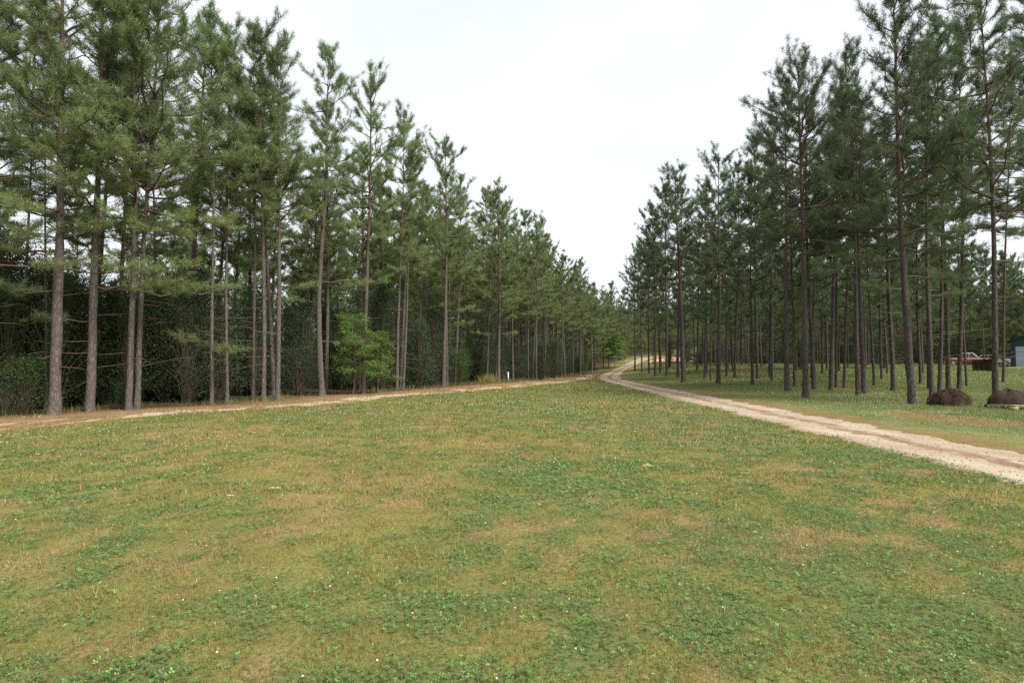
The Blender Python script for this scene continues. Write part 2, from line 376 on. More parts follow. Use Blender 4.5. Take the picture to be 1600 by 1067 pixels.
def axis(lo, hi, step, out, g=1.14):
    a = list(np.arange(lo, hi + 1e-6, step)); s = step
    while a[-1] < out: s = min(s * g, 40); a.append(a[-1] + s)
    s = step
    while a[0] > -out: s = min(s * g, 40); a.insert(0, a[0] - s)
    return np.array(a)
gx = axis(-20, 20, 0.16, 900); gy = axis(2, 40, 0.16, 900)
GX, GY = np.meshgrid(gx, gy)
bumpy = 0.03 * (fbm(GX * 0.8, GY * 0.8, 3, 4) - 0.5) * sm(60, 30, np.hypot(GX, GY)) * sm(1.3, 2.2, np.abs(GX - road_x(GY)))
def gz(x, y):
    return hgt(x, y) + 0.03 * (fbm(x * 0.8, y * 0.8, 3, 4) - 0.5) * sm(60, 30, np.hypot(x, y)) * sm(1.3, 2.2, np.abs(x - road_x(y)))
GZ = hgt(GX, GY) + bumpy
ny, nx_ = GX.shape; I = np.arange(ny * nx_).reshape(ny, nx_)
GQ = np.stack([I[:-1, :-1], I[:-1, 1:], I[1:, 1:], I[1:, :-1]], -1).reshape(-1, 4)
t = NT('soil_and_turf'); c = t.attr('tone', 'Color'); v = t.tex('Object')
n1 = t.noise(v, 22, 6, 0.7); n2 = t.noise(v, 90, 3, 0.7)
c = t.mix(1.0, c, t.ramp(n1, [(0.25, (0.5, 0.5, 0.5)), (0.75, (1.45, 1.4, 1.35))]), 'MULTIPLY')
c = t.mix(0.6, c, t.ramp(n2, [(0.3, (0.5, 0.5, 0.5)), (0.7, (1.5, 1.5, 1.5))]), 'MULTIPLY')
t.col(c, 0.95); t.b.inputs['Specular IOR Level'].default_value = 0.05; t.bump(n1, 0.7, 0.05); M['ground'] = t.m
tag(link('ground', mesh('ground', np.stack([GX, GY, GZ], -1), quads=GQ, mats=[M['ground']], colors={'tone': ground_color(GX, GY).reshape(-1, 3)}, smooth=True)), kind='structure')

def ribbon(name, ys, left, right, lift, m, cols=22, jit=0.35, js=1.3):
    U = np.linspace(0, 1, cols)
    jl = (fbm(ys * js, ys * 0 + 3.3, 1, 4) - 0.5) * jit * 2; jr = (fbm(ys * js, ys * 0 + 77.7, 2, 4) - 0.5) * jit * 2
    X = (left + jl)[:, None] * (1 - U) + (right + jr)[:, None] * U; Y = np.repeat(ys[:, None], cols, 1)
    Z = gz(X, Y) + lift
    Z[:, 0] -= lift + 0.03; Z[:, -1] -= lift + 0.03
    k = np.arange(X.size).reshape(X.shape)
    Q = np.stack([k[:-1, :-1], k[:-1, 1:], k[1:, 1:], k[1:, :-1]], -1).reshape(-1, 4)
    me = mesh(name, np.stack([X, Y, Z], -1), quads=Q, mats=[m], attrs={'across': np.repeat(U[None], len(ys), 0), 'along': Y}, smooth=True)
    return tag(link(name, me), kind='structure')

t = NT('sandy_dirt'); u = t.attr('across'); v = t.tex('Object', (1, 0.35, 1)); v1 = t.tex('Object')
big = t.noise(v, 1.1, 5, 0.6); med = t.noise(v, 5, 5, 0.65); fine = t.noise(v1, 60, 4, 0.7)
off = t.math('ADD', t.math('ABSOLUTE', t.math('SUBTRACT', u, 0.52)), t.math('MULTIPLY', t.math('SUBTRACT', med, 0.5), 0.5))
mid = t.ramp(off, [(0.04, (1, 1, 1)), (0.14, (0, 0, 0))])
edge = t.ramp(off, [(0.36, (0, 0, 0)), (0.50, (1, 1, 1))])
base = t.ramp(big, [(0.3, (0.25, 0.185, 0.125)), (0.62, (0.335, 0.285, 0.215))])
base = t.mix(t.math('MULTIPLY', mid, t.ramp(big, [(0.35, (0.25, 0.25, 0.25)), (0.55, (0.95, 0.95, 0.95))])), base, (0.17, 0.10, 0.062))
base = t.mix(t.math('MULTIPLY', edge, 0.6), base, (0.20, 0.135, 0.08))
base = t.mix(0.5, base, t.ramp(fine, [(0.3, (0.6, 0.6, 0.6)), (0.7, (1.35, 1.35, 1.35))]), 'MULTIPLY')
t.col(base, 0.95); t.bump(med, 0.5, 0.05); M['dirt'] = t.m
ys = np.concatenate([np.arange(-25, 5, 0.5), np.arange(5, 40, 0.1), np.arange(40, 190, 0.3)])
ribbon('dirt_road', ys, road_x(ys) - 1.22, road_x(ys) + 1.22 + 0.5 * sm(60, 80, ys), 0.02, M['dirt'], jit=0.5, js=2.2)

t = NT('pine_straw_and_sand'); u = t.attr('across'); v = t.tex('Object', (1, 1, 1)); vs = t.tex('Object', (1.0, 0.42, 1))
big = t.noise(vs, 0.55, 5, 0.6); med = t.noise(v, 3, 5, 0.65); fine = t.noise(v, 50, 4, 0.75)
band = t.ramp(u, [(0.42, (0, 0, 0)), (0.62, (1, 1, 1)), (0.9, (1, 1, 1)), (1.0, (0.4, 0.4, 0.4))])
sand = t.math('MULTIPLY', band, t.ramp(t.math('ADD', big, t.math('MULTIPLY', t.math('SUBTRACT', med, 0.5), 0.25)), [(0.45, (0, 0, 0)), (0.53, (1, 1, 1))]))
straw = t.ramp(t.math('ADD', t.math('MULTIPLY', med, 0.5), t.math('MULTIPLY', fine, 0.5)), [(0.3, (0.095, 0.048, 0.024)), (0.5, (0.20, 0.118, 0.064)), (0.72, (0.27, 0.165, 0.088))])
cc = t.mix(sand, straw, (0.42, 0.335, 0.23)); cc = t.mix(0.4, cc, t.ramp(fine, [(0.3, (0.65, 0.65, 0.65)), (0.7, (1.3, 1.3, 1.3))]), 'MULTIPLY')
t.col(cc, 0.95); t.bump(fine, 0.7, 0.03); M['track'] = t.m
ys = np.concatenate([np.arange(-5, 12, 0.4), np.arange(12, 45, 0.1), np.arange(45, 86, 0.2)])
ribbon('pine_straw_track', ys, wood_x(ys) + 0.1, np.minimum(wood_x(ys) + TRACK_W(ys), road_x(ys) - 0.9), 0.016, M['track'], cols=30, jit=0.55, js=0.7)

# far clay bank beyond the wood on the right
t = NT('orange_clay'); n = t.noise(t.tex(), 0.6, 6); t.col(t.ramp(n, [(0.3, (0.36, 0.21, 0.12)), (0.7, (0.55, 0.38, 0.25))]), 0.95); M['clay'] = t.m
V = []; 
for i, yy in enumerate(np.linspace(112, 138, 24)):
    for j, q in enumerate(np.linspace(0, 1, 24)):
        xx = road_x(yy) + 3 + q * (9 + 3 * math.sin(yy * .3)); V.append((xx, yy, float(hgt(xx, yy)) + (0.03 if 0 < j < 23 and 0 < i < 23 else -0.05)))
k = np.arange(576).reshape(24, 24)
tag(link('clay_clearing_ground', mesh('clay', V, quads=np.stack([k[:-1, :-1], k[:-1, 1:], k[1:, 1:], k[1:, :-1]], -1).reshape(-1, 4), mats=[M['clay']], smooth=True)), kind='structure')

# ------------------------------------------------------------------ grass, clover, flowers
def sample_view(n, d0, d1, rng, half=0.96):
    y = np.sqrt(rng.random(n) * (d1 ** 2 - d0 ** 2) + d0 ** 2); x = (rng.random(n) * 2 - 1) * half * y
    return x, y

def blades(x, y, h, w, col, rng, flat=0.6, curve=True):
    n = len(x); z = gz(x, y)
    a = rng.random(n) * 2 * math.pi; ln = np.abs(rng.normal(0, flat, n))
    dx, dy = np.cos(a) * ln, np.sin(a) * ln; s = a + math.pi / 2 + rng.normal(0, 0.5, n)
    sx, sy = np.cos(s) * w / 2, np.sin(s) * w / 2
    k = 1 / np.sqrt(1 + ln ** 2)
    b = np.stack([x, y, z - 0.005], -1); tip = np.stack([x + dx * h * k, y + dy * h * k, z + h * k], -1)
    S = np.stack([sx, sy, np.zeros(n)], -1)
    V = np.stack([b - S, b + S, tip], 1); T = np.arange(3 * n).reshape(n, 3)
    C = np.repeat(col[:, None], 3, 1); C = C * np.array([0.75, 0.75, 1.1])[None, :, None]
    return V.reshape(-1, 3), T, C.reshape(-1, 3)

def in_field(x, y):
    n = 2.0 * (fbm(x * 0.9, y * 0.9, 2, 4) - 0.5)
    e = x - wood_x(y) - TRACK_W(y); thin = np.random.default_rng(5).random(np.shape(x)) < 0.8 * sm(0.38, 0.58, fbm(x * 0.9, y * 1.3, 6, 4)) * sm(-4.4, -2.2, e + 0 * x)
    q = np.abs(x - road_x(y)); thin2 = np.random.default_rng(6).random(np.shape(x)) < 0.22 * sm(0.42, 0.6, fbm(x * 2, y * 1.1, 5, 3)) * sm(0.5, 0.2, q)
    return ((x < road_x(y) - 1.1 - 0.35 * n) & ((e > -0.7 + 0.6 * n) | ((e > -TRACK_W(y) * 0.95) & thin)) & (y < 82)) | ((q < 0.5) & thin2 & (y < 82))

rng = np.random.default_rng(3)
BV, BT, BC = [], [], []; nb = 0
def push(V, T, C):
    global nb
    BV.append(V); BT.append(T + nb); BC.append(C); nb += len(V)
for d0, d1, dens, w, h in ((1.6, 4, 3600, .0042, .034), (4, 7, 2600, .0055, .036), (7, 12, 1300, .009, .042), (12, 20, 520, .016, .05), (20, 34, 190, .030, .06), (34, 60, 60, .055, .07), (60, 82, 20, .09, .08)):
    n = int(dens * 0.96 * (d1 ** 2 - d0 ** 2)); x, y = sample_view(n, d0, d1, rng); k = in_field(x, y); x, y = x[k], y[k]
    cl_, dr_ = patches(x, y); r = rng.random(len(x)); g = rng.random(len(x))
    isd = r < dr_ * 0.75 + 0.15; isc = (~isd) & (r > 1 - cl_ * 0.62)
    col = np.where(isd[:, None], (0.285, 0.22, 0.10), np.where(isc[:, None], (0.106, 0.182, 0.054), (0.196, 0.208, 0.060)))
    col = col * (0.62 + 0.66 * g + 0.7 * (g > 0.94))[:, None] * (1 + 0.12 * rng.normal(0, 1, (len(x), 3)) * np.array([1, .4, .6]))
    hh = h * (0.5 + 0.8 * rng.random(len(x))) * (0.6 + 0.9 * sm(0.35, 0.7, fbm(x * 3.3, y * 3.3, 4, 3))) * np.where(rng.random(len(x)) < 0.02, 2.0, 1.0)
    bare = sm(0.66, 0.76, fbm(x * 2.6 + 7, y * 2.2, 7, 4)); kb = rng.random(len(x)) > 0.8 * bare; x, y, isd, isc, col, hh = x[kb], y[kb], isd[kb], isc[kb], col[kb], hh[kb]
    keep = ~isc if d1 < 13 else np.ones(len(x), bool)
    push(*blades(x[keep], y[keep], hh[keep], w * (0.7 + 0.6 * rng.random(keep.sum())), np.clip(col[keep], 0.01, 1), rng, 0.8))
    if d1 < 13:   # clover leaflets: small tilted diamonds in threes
        x, y = x[isc], y[isc]; m = len(x); z = gz(x, y) + 0.012 + 0.03 * rng.random(m)
        base = np.stack([x, y, z], -1); a0 = rng.random(m) * 6.28; cc = col[isc]
        sz = (0.0065 + 0.006 * rng.random(m)) * (1 if d1 < 8 else 1.5)
        tilt = rng.normal(0, 0.35, (m, 2))
        for q in range(3):
            a = a0 + q * 2.094; u = np.stack([np.cos(a), np.sin(a)], -1); p = np.stack([-np.sin(a), np.cos(a)], -1)
            def P(f, g_):
                xy = u * (f * sz)[:, None] + p * (g_ * sz)[:, None]
                return base + np.concatenate([xy, (xy * tilt).sum(-1, keepdims=True) + 0.25 * (f * sz)[:, None]], -1)
            Vq = np.stack([P(0.1, 0), P(0.9, 0.55), P(1.35, 0), P(0.9, -0.55)], 1).reshape(-1, 3)
            kk = np.arange(4 * m).reshape(m, 4); Tq = np.concatenate([kk[:, [0, 1, 2]], kk[:, [0, 2, 3]]])
            push(Vq, Tq, np.clip(np.repeat(cc, 4, 0), 0.01, 1))
tag(link('mown_grass_and_clover', mesh('turf', np.concatenate(BV), tris=np.concatenate(BT), mats=[M['blade']], colors={'tone': np.concatenate(BC)})),
    'short mown field grass with darker clover patches and dry tan spots', 'grass', kind='stuff')

# long grass: right-hand wood floor, and a fringe under the left pines
BV, BT, BC = [], [], []; nb = 0
for d0, d1, dens, w, h in ((9, 16, 900, .010, .07), (16, 26, 520, .016, .10), (26, 45, 190, .028, .14), (45, 70, 70, .05, .17), (70, 95, 26, .085, .20)):
    n = int(dens * 0.96 * (d1 ** 2 - d0 ** 2)); x, y = sample_view(n, d0, d1, rng); dx = x - road_x(y)
    nn = fbm(x * 0.22, y * 0.22 + 50, 6, 4); n2 = fbm(x * 0.9, y * 0.9, 2, 4)
    k = (dx > 1.5) & (rng.random(n) < sm(1.4, 3.6, dx + 2.5 * (n2 - 0.5)) * (1 - 0.75 * sm(0.58, 0.68, nn)))
    x, y, dx, n2 = x[k], y[k], dx[k], n2[k]; k = rng.random(len(x)) > 0.8 * litter_ring(x, y); x, y, dx, n2 = x[k], y[k], dx[k], n2[k]; m = len(x)
    col = np.where((rng.random(m) < 0.72)[:, None], (0.180, 0.238, 0.086), (0.28, 0.262, 0.125)) * (0.75 + 0.5 * rng.random(m))[:, None]
    hh = h * (0.3 + 0.7 * sm(3, 9, dx)) * (0.5 + rng.random(m))
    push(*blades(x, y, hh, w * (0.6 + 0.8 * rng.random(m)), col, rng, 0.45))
for d0, d1, dens, w, h in ((14, 30, 120, .014, .22), (30, 60, 45, .03, .28), (60, 120, 14, .06, .35)):
    n = int(dens * 0.96 * (d1 ** 2 - d0 ** 2)); x, y = sample_view(n, d0, d1, rng); dx = x - wood_x(y)
    k = (dx < np.where(y > 86, 2.5, 0.8)) & (dx > np.where(y > 86, -9, -4)) & (rng.random(n) < 0.55 * sm(0.45, 0.6, fbm(x * 0.5, y * 0.5, 5, 3)) + 0.1)
    x, y = x[k], y[k]; m = len(x)
    col = np.where((rng.random(m) < 0.65)[:, None], (0.10, 0.15, 0.04), (0.27, 0.22, 0.10)) * (0.6 + 0.8 * rng.random(m))[:, None]
    push(*blades(x, y, h * (0.3 + 1.2 * rng.random(m) ** 2), w, col, rng, 0.3))
tag(link('long_grass', mesh('long', np.concatenate(BV), tris=np.concatenate(BT), mats=[M['blade']], colors={'tone': np.concatenate(BC)})),
    'longer green and straw coloured grass along the edges of both woods', 'grass', kind='stuff')

# white clover heads
fx, fy = [], []
for d0, d1, dens in ((1.8, 8, 10), (8, 16, 19), (16, 30, 15), (30, 45, 5)):
    n = int(dens * 0.96 * (d1 ** 2 - d0 ** 2)); x, y = sample_view(n, d0, d1, rng)
    cl_, dr_ = patches(x, y); cm = sm(0.46, 0.66, fbm(x * 0.5 + 31, y * 0.5, 7, 4)); pr = np.clip(cl_ * 0.25 + 1.0 * cm * cl_ + 0.02, 0, 1)
    rr = x - road_x(y); verge = (rr > 2.5) & (rr < 7) & (rng.random(n) < 0.5 * sm(0.4, 0.6, fbm(x, y, 3, 2)))
    k = (in_field(x, y) & (rng.random(n) < pr)) | verge; fx.append(x[k]); fy.append(y[k])
fx = np.concatenate(fx); fy = np.concatenate(fy); m = len(fx); fd = np.hypot(fx, fy)
fr = np.clip(0.007 + 0.0004 * np.maximum(fd - 4, 0), 0, 0.015) * (0.5 + 0.8 * rng.random(m)); fz = gz(fx, fy) + 0.03 + 0.03 * rng.random(m) + np.where(fx > road_x(fy), 0.06, 0)
rings = []
for el, rr_ in ((-0.9, 0.45), (-0.2, 0.98), (0.45, 0.9), (0.95, 0.35)):
    for q in range(6): rings.append((math.cos(q * 1.047 + el) * rr_, math.sin(q * 1.047 + el) * rr_, el * 0.85))
rings = np.array(rings); q6 = np.arange(24).reshape(4, 6); qn = np.roll(q6, -1, 1)
fq = np.stack([q6[:-1], qn[:-1], qn[1:], q6[1:]], -1).reshape(-1, 4)
cap = np.array([[18, 19, 20, 21], [18, 21, 22, 23]]); fq = np.concatenate([fq, cap])
FV = np.stack([fx, fy, fz], -1)[:, None] + rings[None] * fr[:, None, None]
FQ = fq[None] + (np.arange(m) * 24)[:, None, None]
tag(link('clover_flowers', mesh('clover_flowers', FV, quads=FQ.reshape(-1, 4), mats=[M['flower']], smooth=True)), 'tiny white clover flower heads scattered through the field', 'flowers', kind='stuff')

# ------------------------------------------------------------------ pines
LOD = {0: dict(bd=5.3, bl=4.3, nn=38, w=0.0145, ln=0.25, s=9, tw=True),
       1: dict(bd=4.9, bl=3.7, nn=28, w=0.023, ln=0.28, s=7, tw=True),
       2: dict(bd=5.0, bl=2.6, nn=17, w=0.050, ln=0.32, s=6, tw=False),
       3: dict(bd=4.0, bl=1.8, nn=11, w=0.095, ln=0.44, s=5, tw=False)}

def pine_geo(H, r0, cb, R, lod, seed, lean=(0, 0), low=(), dead=10, dens=1.0, bend=0.0):
    """trunk / branch / needle geometry of one pine with its foot at the origin"""
    rng = np.random.default_rng(seed); L = LOD[lod]
    ph = rng.random(4) * 6.28; wob = 0.10 * H / 18
    lean = np.array(lean, float)
    def ax(z):
        z = np.asarray(z, float); f = np.clip(z / H, 0, 1)
        w = np.stack([np.sin(f * 5 + ph[0]) - math.sin(ph[0]), np.sin(f * 4.3 + ph[1]) - math.sin(ph[1])], -1) * wob * f[..., None] ** 0.5
        b = bend * np.sin(np.clip(f / 0.6, 0, 1) * math.pi)
        xy = lean * (f[..., None]) + w; xy[..., 0] += b
        return np.concatenate([xy, z[..., None]], -1)
    def rad(z):
        f = np.clip(np.asarray(z) / H, 0, 1)
        return r0 * ((1 - f) ** 0.8 * 0.92 + 0.02) + r0 * 0.32 * np.exp(-np.asarray(z) / 0.22)
    zs = np.concatenate([[-0.12, 0.0, 0.12, 0.3, 0.6], np.linspace(1.0, H, 22 if lod < 2 else 10)])
    P = ax(zs)[None]; tv, tq = tubes(P, rad(zs)[None], L['s'] if lod else 12)
    if lod < 2:
        nr = np.repeat(rad(zs), (12 if lod == 0 else L['s'])); cen = np.repeat(P[0], (12 if lod == 0 else L['s']), 0)
        tv = cen + (tv - cen) * (1 + 0.09 * rng.normal(0, 1, (len(tv), 1)))
    # live branches
    n = max(8, int((H - cb) * L['bd'] * dens)); i = np.arange(n)
    z = cb + (H - cb) * np.clip((np.floor(i / 4) * 4 + 2 + rng.normal(0, 1.0, n)) / n, 0, 0.985)
    tt = (z - cb) / (H - cb)
    prof = (0.62 + 0.38 * np.minimum(1, tt / 0.22)) * (1 - tt) ** 0.55 + 0.20
    Lb = 1.08 * R * prof * rng.uniform(0.3, 1.25, n); el = np.radians(4 + 52 * tt ** 1.0 + rng.normal(0, 15, n)); az = i * 2.39996 + rng.normal(0, 0.5, n)
    for (lz, la, ll) in low:
        z = np.append(z, lz); Lb = np.append(Lb, ll); el = np.append(el, math.radians(-4)); az = np.append(az, la)
    n = len(z); dirh = np.stack([np.cos(az), np.sin(az), 0 * az], -1)
    K = 6; s = np.linspace(0, 1, K)
    base = ax(z)
    def bp(idx, s_):
        up = np.sin(el[idx]) * s_ + 0.16 * s_ ** 2 - 0.06 * s_ * (1 - s_)
        return base[idx] + (Lb[idx] * s_ * np.cos(el[idx]))[..., None] * dirh[idx] + np.concatenate([np.zeros(up.shape + (2,)), (Lb[idx] * up)[..., None]], -1)
    ii = np.repeat(np.arange(n)[:, None], K, 1); BP = bp(ii, np.repeat(s[None], n, 0))
    kink = rng.normal(0, 0.035, (n, K, 3)) * (s * (1 - s) * 4)[None, :, None] * Lb[:, None, None]; BP = BP + kink
    br = (0.010 + 0.0115 * Lb)[:, None] * (1 - 0.8 * s)[None]
    parts = [tubes(BP, br, 4 if lod < 2 else 3)]
    # branchlets
    cnt = np.maximum(2, (L['bl'] * Lb + 1.2).astype(int)); bi = np.repeat(np.arange(n), cnt); m = len(bi)
    sj = 1 - rng.random(m) ** 0.85 * 0.68; root = bp(bi, sj)
    perp = np.stack([-dirh[bi, 1], dirh[bi, 0], 0 * az[bi]], -1); side = rng.choice([-1, 1], m) * rng.uniform(0.25, 1.0, m)
    bd = nrm(dirh[bi] * (np.cos(el[bi]) * rng.uniform(0.3, 1, m))[:, None] + perp * side[:, None] + np.array([0, 0, 1.0]) * (np.sin(el[bi]) + rng.uniform(-0.05, 0.55, m))[:, None])
    bl = rng.uniform(0.25, 0.85, m) * np.clip(Lb[bi] / 1.6, 0.5, 1.15); end = root + bd * bl[:, None]
    if L['tw']:
        W = np.stack([root, (root + end) / 2 + rng.normal(0, 0.02, (m, 3)), end], 1); parts.append(tubes(W, np.repeat([[0.009, 0.007, 0.004]], m, 0), 3))
    # dead snags below the crown
    if dead:
        zd = rng.uniform(1.3, cb + 1.5, dead); ad = rng.random(dead) * 6.28; ld = rng.uniform(0.3, 2.1, dead)
        sd_ = np.linspace(0, 1, 5); dv = np.stack([np.cos(ad), np.sin(ad), rng.uniform(-0.2, 0.25, dead)], -1)
        DP = ax(zd)[:, None] + dv[:, None] * (ld[:, None] * sd_)[..., None] + rng.normal(0, 0.05, (dead, 5, 3)) * sd_[None, :, None]
        parts.append(tubes(DP, np.repeat([[0.018, 0.015, 0.012, 0.009, 0.004]], dead, 0), 3))
    bv, bq = cat(parts)
    # needle tufts: branchlet ends + middles + branch tips + leader
    tipi = np.arange(n); tp = bp(tipi, np.ones(n)); td = nrm(tp - bp(tipi, np.full(n, 0.8)))
    TP = [end, tp]; TD = [nrm(bd + np.array([0, 0, 0.35])), td]
    k2 = rng.random(m) < 0.75; TP.append(root[k2] + bd[k2] * bl[k2, None] * 0.5); TD.append(bd[k2])
    lz = np.linspace(H - 0.7, H, 5); TP.append(ax(lz)); TD.append(np.repeat([[0, 0, 1.0]], 5, 0))
    TP = np.concatenate(TP); TD = np.concatenate(TD); q = len(TP); nn = L['nn']
    tt_ = rng.random(q) * 0.55 + 0.30 * (1 - np.clip((TP[:, 2] - cb) / (H - cb), 0, 1))
    Pn = np.repeat(TP, nn, 0); Dn = np.repeat(TD, nn, 0); N = len(Pn)
    Pn = Pn - Dn * (rng.random((N, 1)) * 0.26 - 0.04) + rng.normal(0, 0.035, (N, 3))
    dn = nrm(Dn * rng.uniform(0.1, 0.85, (N, 1)) + rng.normal(0, 0.75, (N, 3))); dn[:, 2] += 0.04
    sd2 = nrm(np.cross(dn, rng.normal(0, 1, (N, 3)))) * (L['w'] / 2); ln = L['ln'] * rng.uniform(0.65, 1.15, (N, 1))
    V = np.stack([Pn - sd2, Pn + sd2, Pn + dn * ln], 1).reshape(-1, 3)
    ti = np.clip(np.repeat(np.repeat(tt_, nn) + rng.normal(0, 0.08, N), 3), 0, 1)
    return (tv, tq), (bv, bq), (V, np.arange(3 * N).reshape(N, 3), ti)

def build_pine(loc, geo, bark, needle):
    (tv, tq), (bv, bq), (V, T, ti) = geo
    root = empty('pine_tree', loc)
    link('trunk', mesh('trunk', np.concatenate([tv, bv]), quads=np.concatenate([tq, bq + len(tv)]), mats=[bark, M['twig']], smooth=True, mi=np.repeat([0, 1], [len(tq), len(bq)])), root)
    link('crown', mesh('crown', V, tris=T, mats=[needle], attrs={'tint': ti}), root)
    return root

pines = []        # (px, depth, x, y) of every pine so far
short = {'L': [], 'R': []}
sd_n = 100
for side, lst in (('L', LP), ('R', RP)):
    for a, k in lst:
        bx, by, tx, ty, w, cpy, Rr, sh, lab = a; sd_n += 1
        x, y = at(bx, by)
        if k.get('dy'): x, y = x * (y + k['dy']) / y, y + k['dy']
        z0 = float(hgt(x, y)); d = ray(tx, ty); tq_ = y / d[1]; H = CAMZ + tq_ * d[2] - z0; H = float(np.clip(H, 9, 25)); lx = tq_ * d[0] - x
        d2 = ray(bx, cpy); cbh = max(3.5, CAMZ + y / d2[1] * d2[2] - z0) - (1.3 if side == 'L' else 3.0); cbh = float(np.clip(cbh, 3.4, H * 0.48)); Rr = Rr * (1.0 if side == 'L' else 1.12)
        dist = math.hypot(x, y); r0 = w / F * y * (y / dist) / 2 * 0.93
        lod = 0 if y < 34 else (1 if y < 62 else 2)
        g = pine_geo(H, r0, cbh, Rr, lod, sd_n, (lx * 0.92, RNG.normal(0, .25)), k.get('low', ()), k.get('dead', 10) + 3, k.get('dens', 1.0 if side == 'L' else 1.18), k.get('bend', 0.0))
        o = build_pine((x, y, z0), g, M['bark'] if side == 'L' else M['bark_shaded'], M['needle'] if side == 'L' else M['needle_shaded'])
        tag(o, lab, 'pine tree', 'pines edging the left of the field' if side == 'L' else 'pines standing right of the road')
        pines.append((bx, y, x, y)); short[side].append((bx, sh))

# further pines behind the hand-placed ones: copies of a few models
protos = {'L': {}, 'R': {}}
for side in 'LR':
    for lod, num in ((1, 5), (2, 5)):
        protos[side][lod] = []
        for i in range(num):
            H = RNG.uniform(15.5, 18.5); sd_n += 1
            g = pine_geo(H, RNG.uniform(0.10, 0.15), H * (RNG.uniform(0.34, 0.50) if side == 'L' else RNG.uniform(0.27, 0.42)), RNG.uniform(2.0, 2.6), lod, sd_n, RNG.normal(0, .35, 2), (), 10 if side == 'L' else 12)
            o = build_pine((0, -30 - 5 * i, 0), g, M['bark'] if side == 'L' else M['bark_shaded'], M['needle'] if side == 'L' else M['needle_shaded'])
            protos[side][lod].append([o, False])
cand = []
rr = np.random.default_rng(21)
for y in np.arange(15, 112, 3.1):
    for k in range(7):
        if k > 2 and y < 58: continue
        yy = y + rr.normal(0, .7); xx = float(wood_x(yy)) - 2.8 - 3.3 * k + rr.normal(0, .6); cand.append(('L', xx, yy))
for y in np.arange(30, 112, 4.2):
    for x in np.arange(18, 100, 4.2):
        cand.append(('R', x + rr.normal(0, .8) + 0.12 * max(0, y - 85) * 2, y + rr.normal(0, .8)))
ok, spill = [], []
for side, x, y in cand:
    px, py, dep = proj(x, y, float(hgt(x, y)))
    if not -70 < px < 1690: continue
    if side == 'R' and (x < road_x(y) + 4.5 or (50 < y < 76 and px > 1466) or (y < 50 and (px > 1545 or (px > 1440 and rr.random() < .6)))): continue
    if side == 'R' and y > 108 and x < road_x(y) + 15: continue
    if any((x - p[2]) ** 2 + (y - p[3]) ** 2 < 2.0 ** 2 for p in pines): continue
    if side == 'R' and any(abs(px - p[0]) < 5 and p[1] < y + 25 for p in pines) and rr.random() < .5: continue
    pines.append((px, y, x, y)); ok.append((math.hypot(x, y), side, x, y, px))
ok.sort()
NMAX = 300 - len(LP) - len(RP)
spill = ok[NMAX:]; ok = ok[:NMAX]
ORD = ['first', 'second', 'third', 'fourth', 'fifth', 'sixth', 'seventh', 'eighth', 'ninth', 'tenth', 'eleventh', 'twelfth', 'thirteenth', 'fourteenth', 'fifteenth', 'sixteenth', 'seventeenth', 'eighteenth', 'nineteenth', 'twentieth']
bucket = {}
def place_label(side, px):
    s = sorted(short[side]); lo = [q for q in s if q[0] <= px]; hi = [q for q in s if q[0] > px]
    if lo and hi: return f'between the {lo[-1][1]} and the {hi[0][1]}'
    return f'to the right of the {lo[-1][1]}' if lo else f'to the left of the {hi[0][1]}'
for dist, side, x, y, px in ok:
    P = protos[side][1 if dist < 46 else 2]; i = int(rr.integers(len(P))); pr = P[i]
    o = pr[0] if not pr[1] else copy_tree(pr[0]); pr[1] = True
    s = rr.uniform(0.86, 1.08); o.location = (x, y, float(hgt(x, y))); o.rotation_euler = (rr.normal(0, .022), rr.normal(0, .022), rr.random() * 6.28); o.scale = (s * rr.uniform(.85, 1.15),) * 2 + (s,)
    pl = place_label(side, px); bucket[pl] = bucket.get(pl, 0) + 1; n = bucket[pl] - 1
    tag(o, f'slim pine {pl}, {ORD[n] if n < 20 else "deepest"} back', 'pine tree', 'slim pines deeper in the left wood' if side == 'L' else 'slim pines deeper in the right wood')
for side in 'LR':
    for P in protos[side].values():
        for o, used in P:
            if not used:
                for c_ in list(o.children): bpy.data.objects.remove(c_)
                bpy.data.objects.remove(o)

# the rest of the wood, past the three hundred that show largest
far = [(x, y) for _, _, x, y, _ in spill]
for y in np.arange(112, 262, 6.2):
    for x in np.arange(-40, 150, 6.0):
        x_, y_ = x + rr.normal(0, 1.5), y + rr.normal(0, 1.5)
        if abs(x_ - road_x(y_)) < 3.6 or (y_ < 140 and -2 < x_ - road_x(y_) < 14): continue
        px = proj(x_, y_, 0)[0]
        if -60 < px < 1660: far.append((x_, y_))
for y in np.arange(205, 262, 5.0):
    for x in np.arange(20, 190, 3.6):
        x_, y_ = x + rr.normal(0, 1.2), y + rr.normal(0, 1.2)
        if abs(x_ - road_x(y_)) > 3.2 and proj(x_, y_, 0)[0] < 1660: far.append((x_, y_))
for y in np.arange(50, 112, 6):
    for k in range(6):
        x_ = float(wood_x(y)) - 26 - 6 * k + rr.normal(0, 1.5); y_ = y + rr.normal(0, 1.5)
        if proj(x_, y_, 0)[0] > -60: far.append((x_, y_))
for y in np.arange(84, 125, 7):
    for x in np.arange(62, 140, 6.5):
        if proj(x, y, 0)[0] < 1660: far.append((x + rr.normal(0, 1.5), y + rr.normal(0, 1.5)))
lib = [pine_geo(rr.uniform(10, 15), 0.12, rr.uniform(0.6, 1.5), rr.uniform(2.5, 3.2), 3, 950 + i, rr.normal(0, .4, 2), (), 0) for i in range(4)] + [pine_geo(rr.uniform(15, 18), 0.13, rr.uniform(2.5, 5.0), rr.uniform(2.3, 3.0), 3, 900 + i, rr.normal(0, .4, 2), (), 4) for i in range(6)]
WV, WQ, WT, WI, WM = [], [], [], [], []; n0 = 0; QM = []
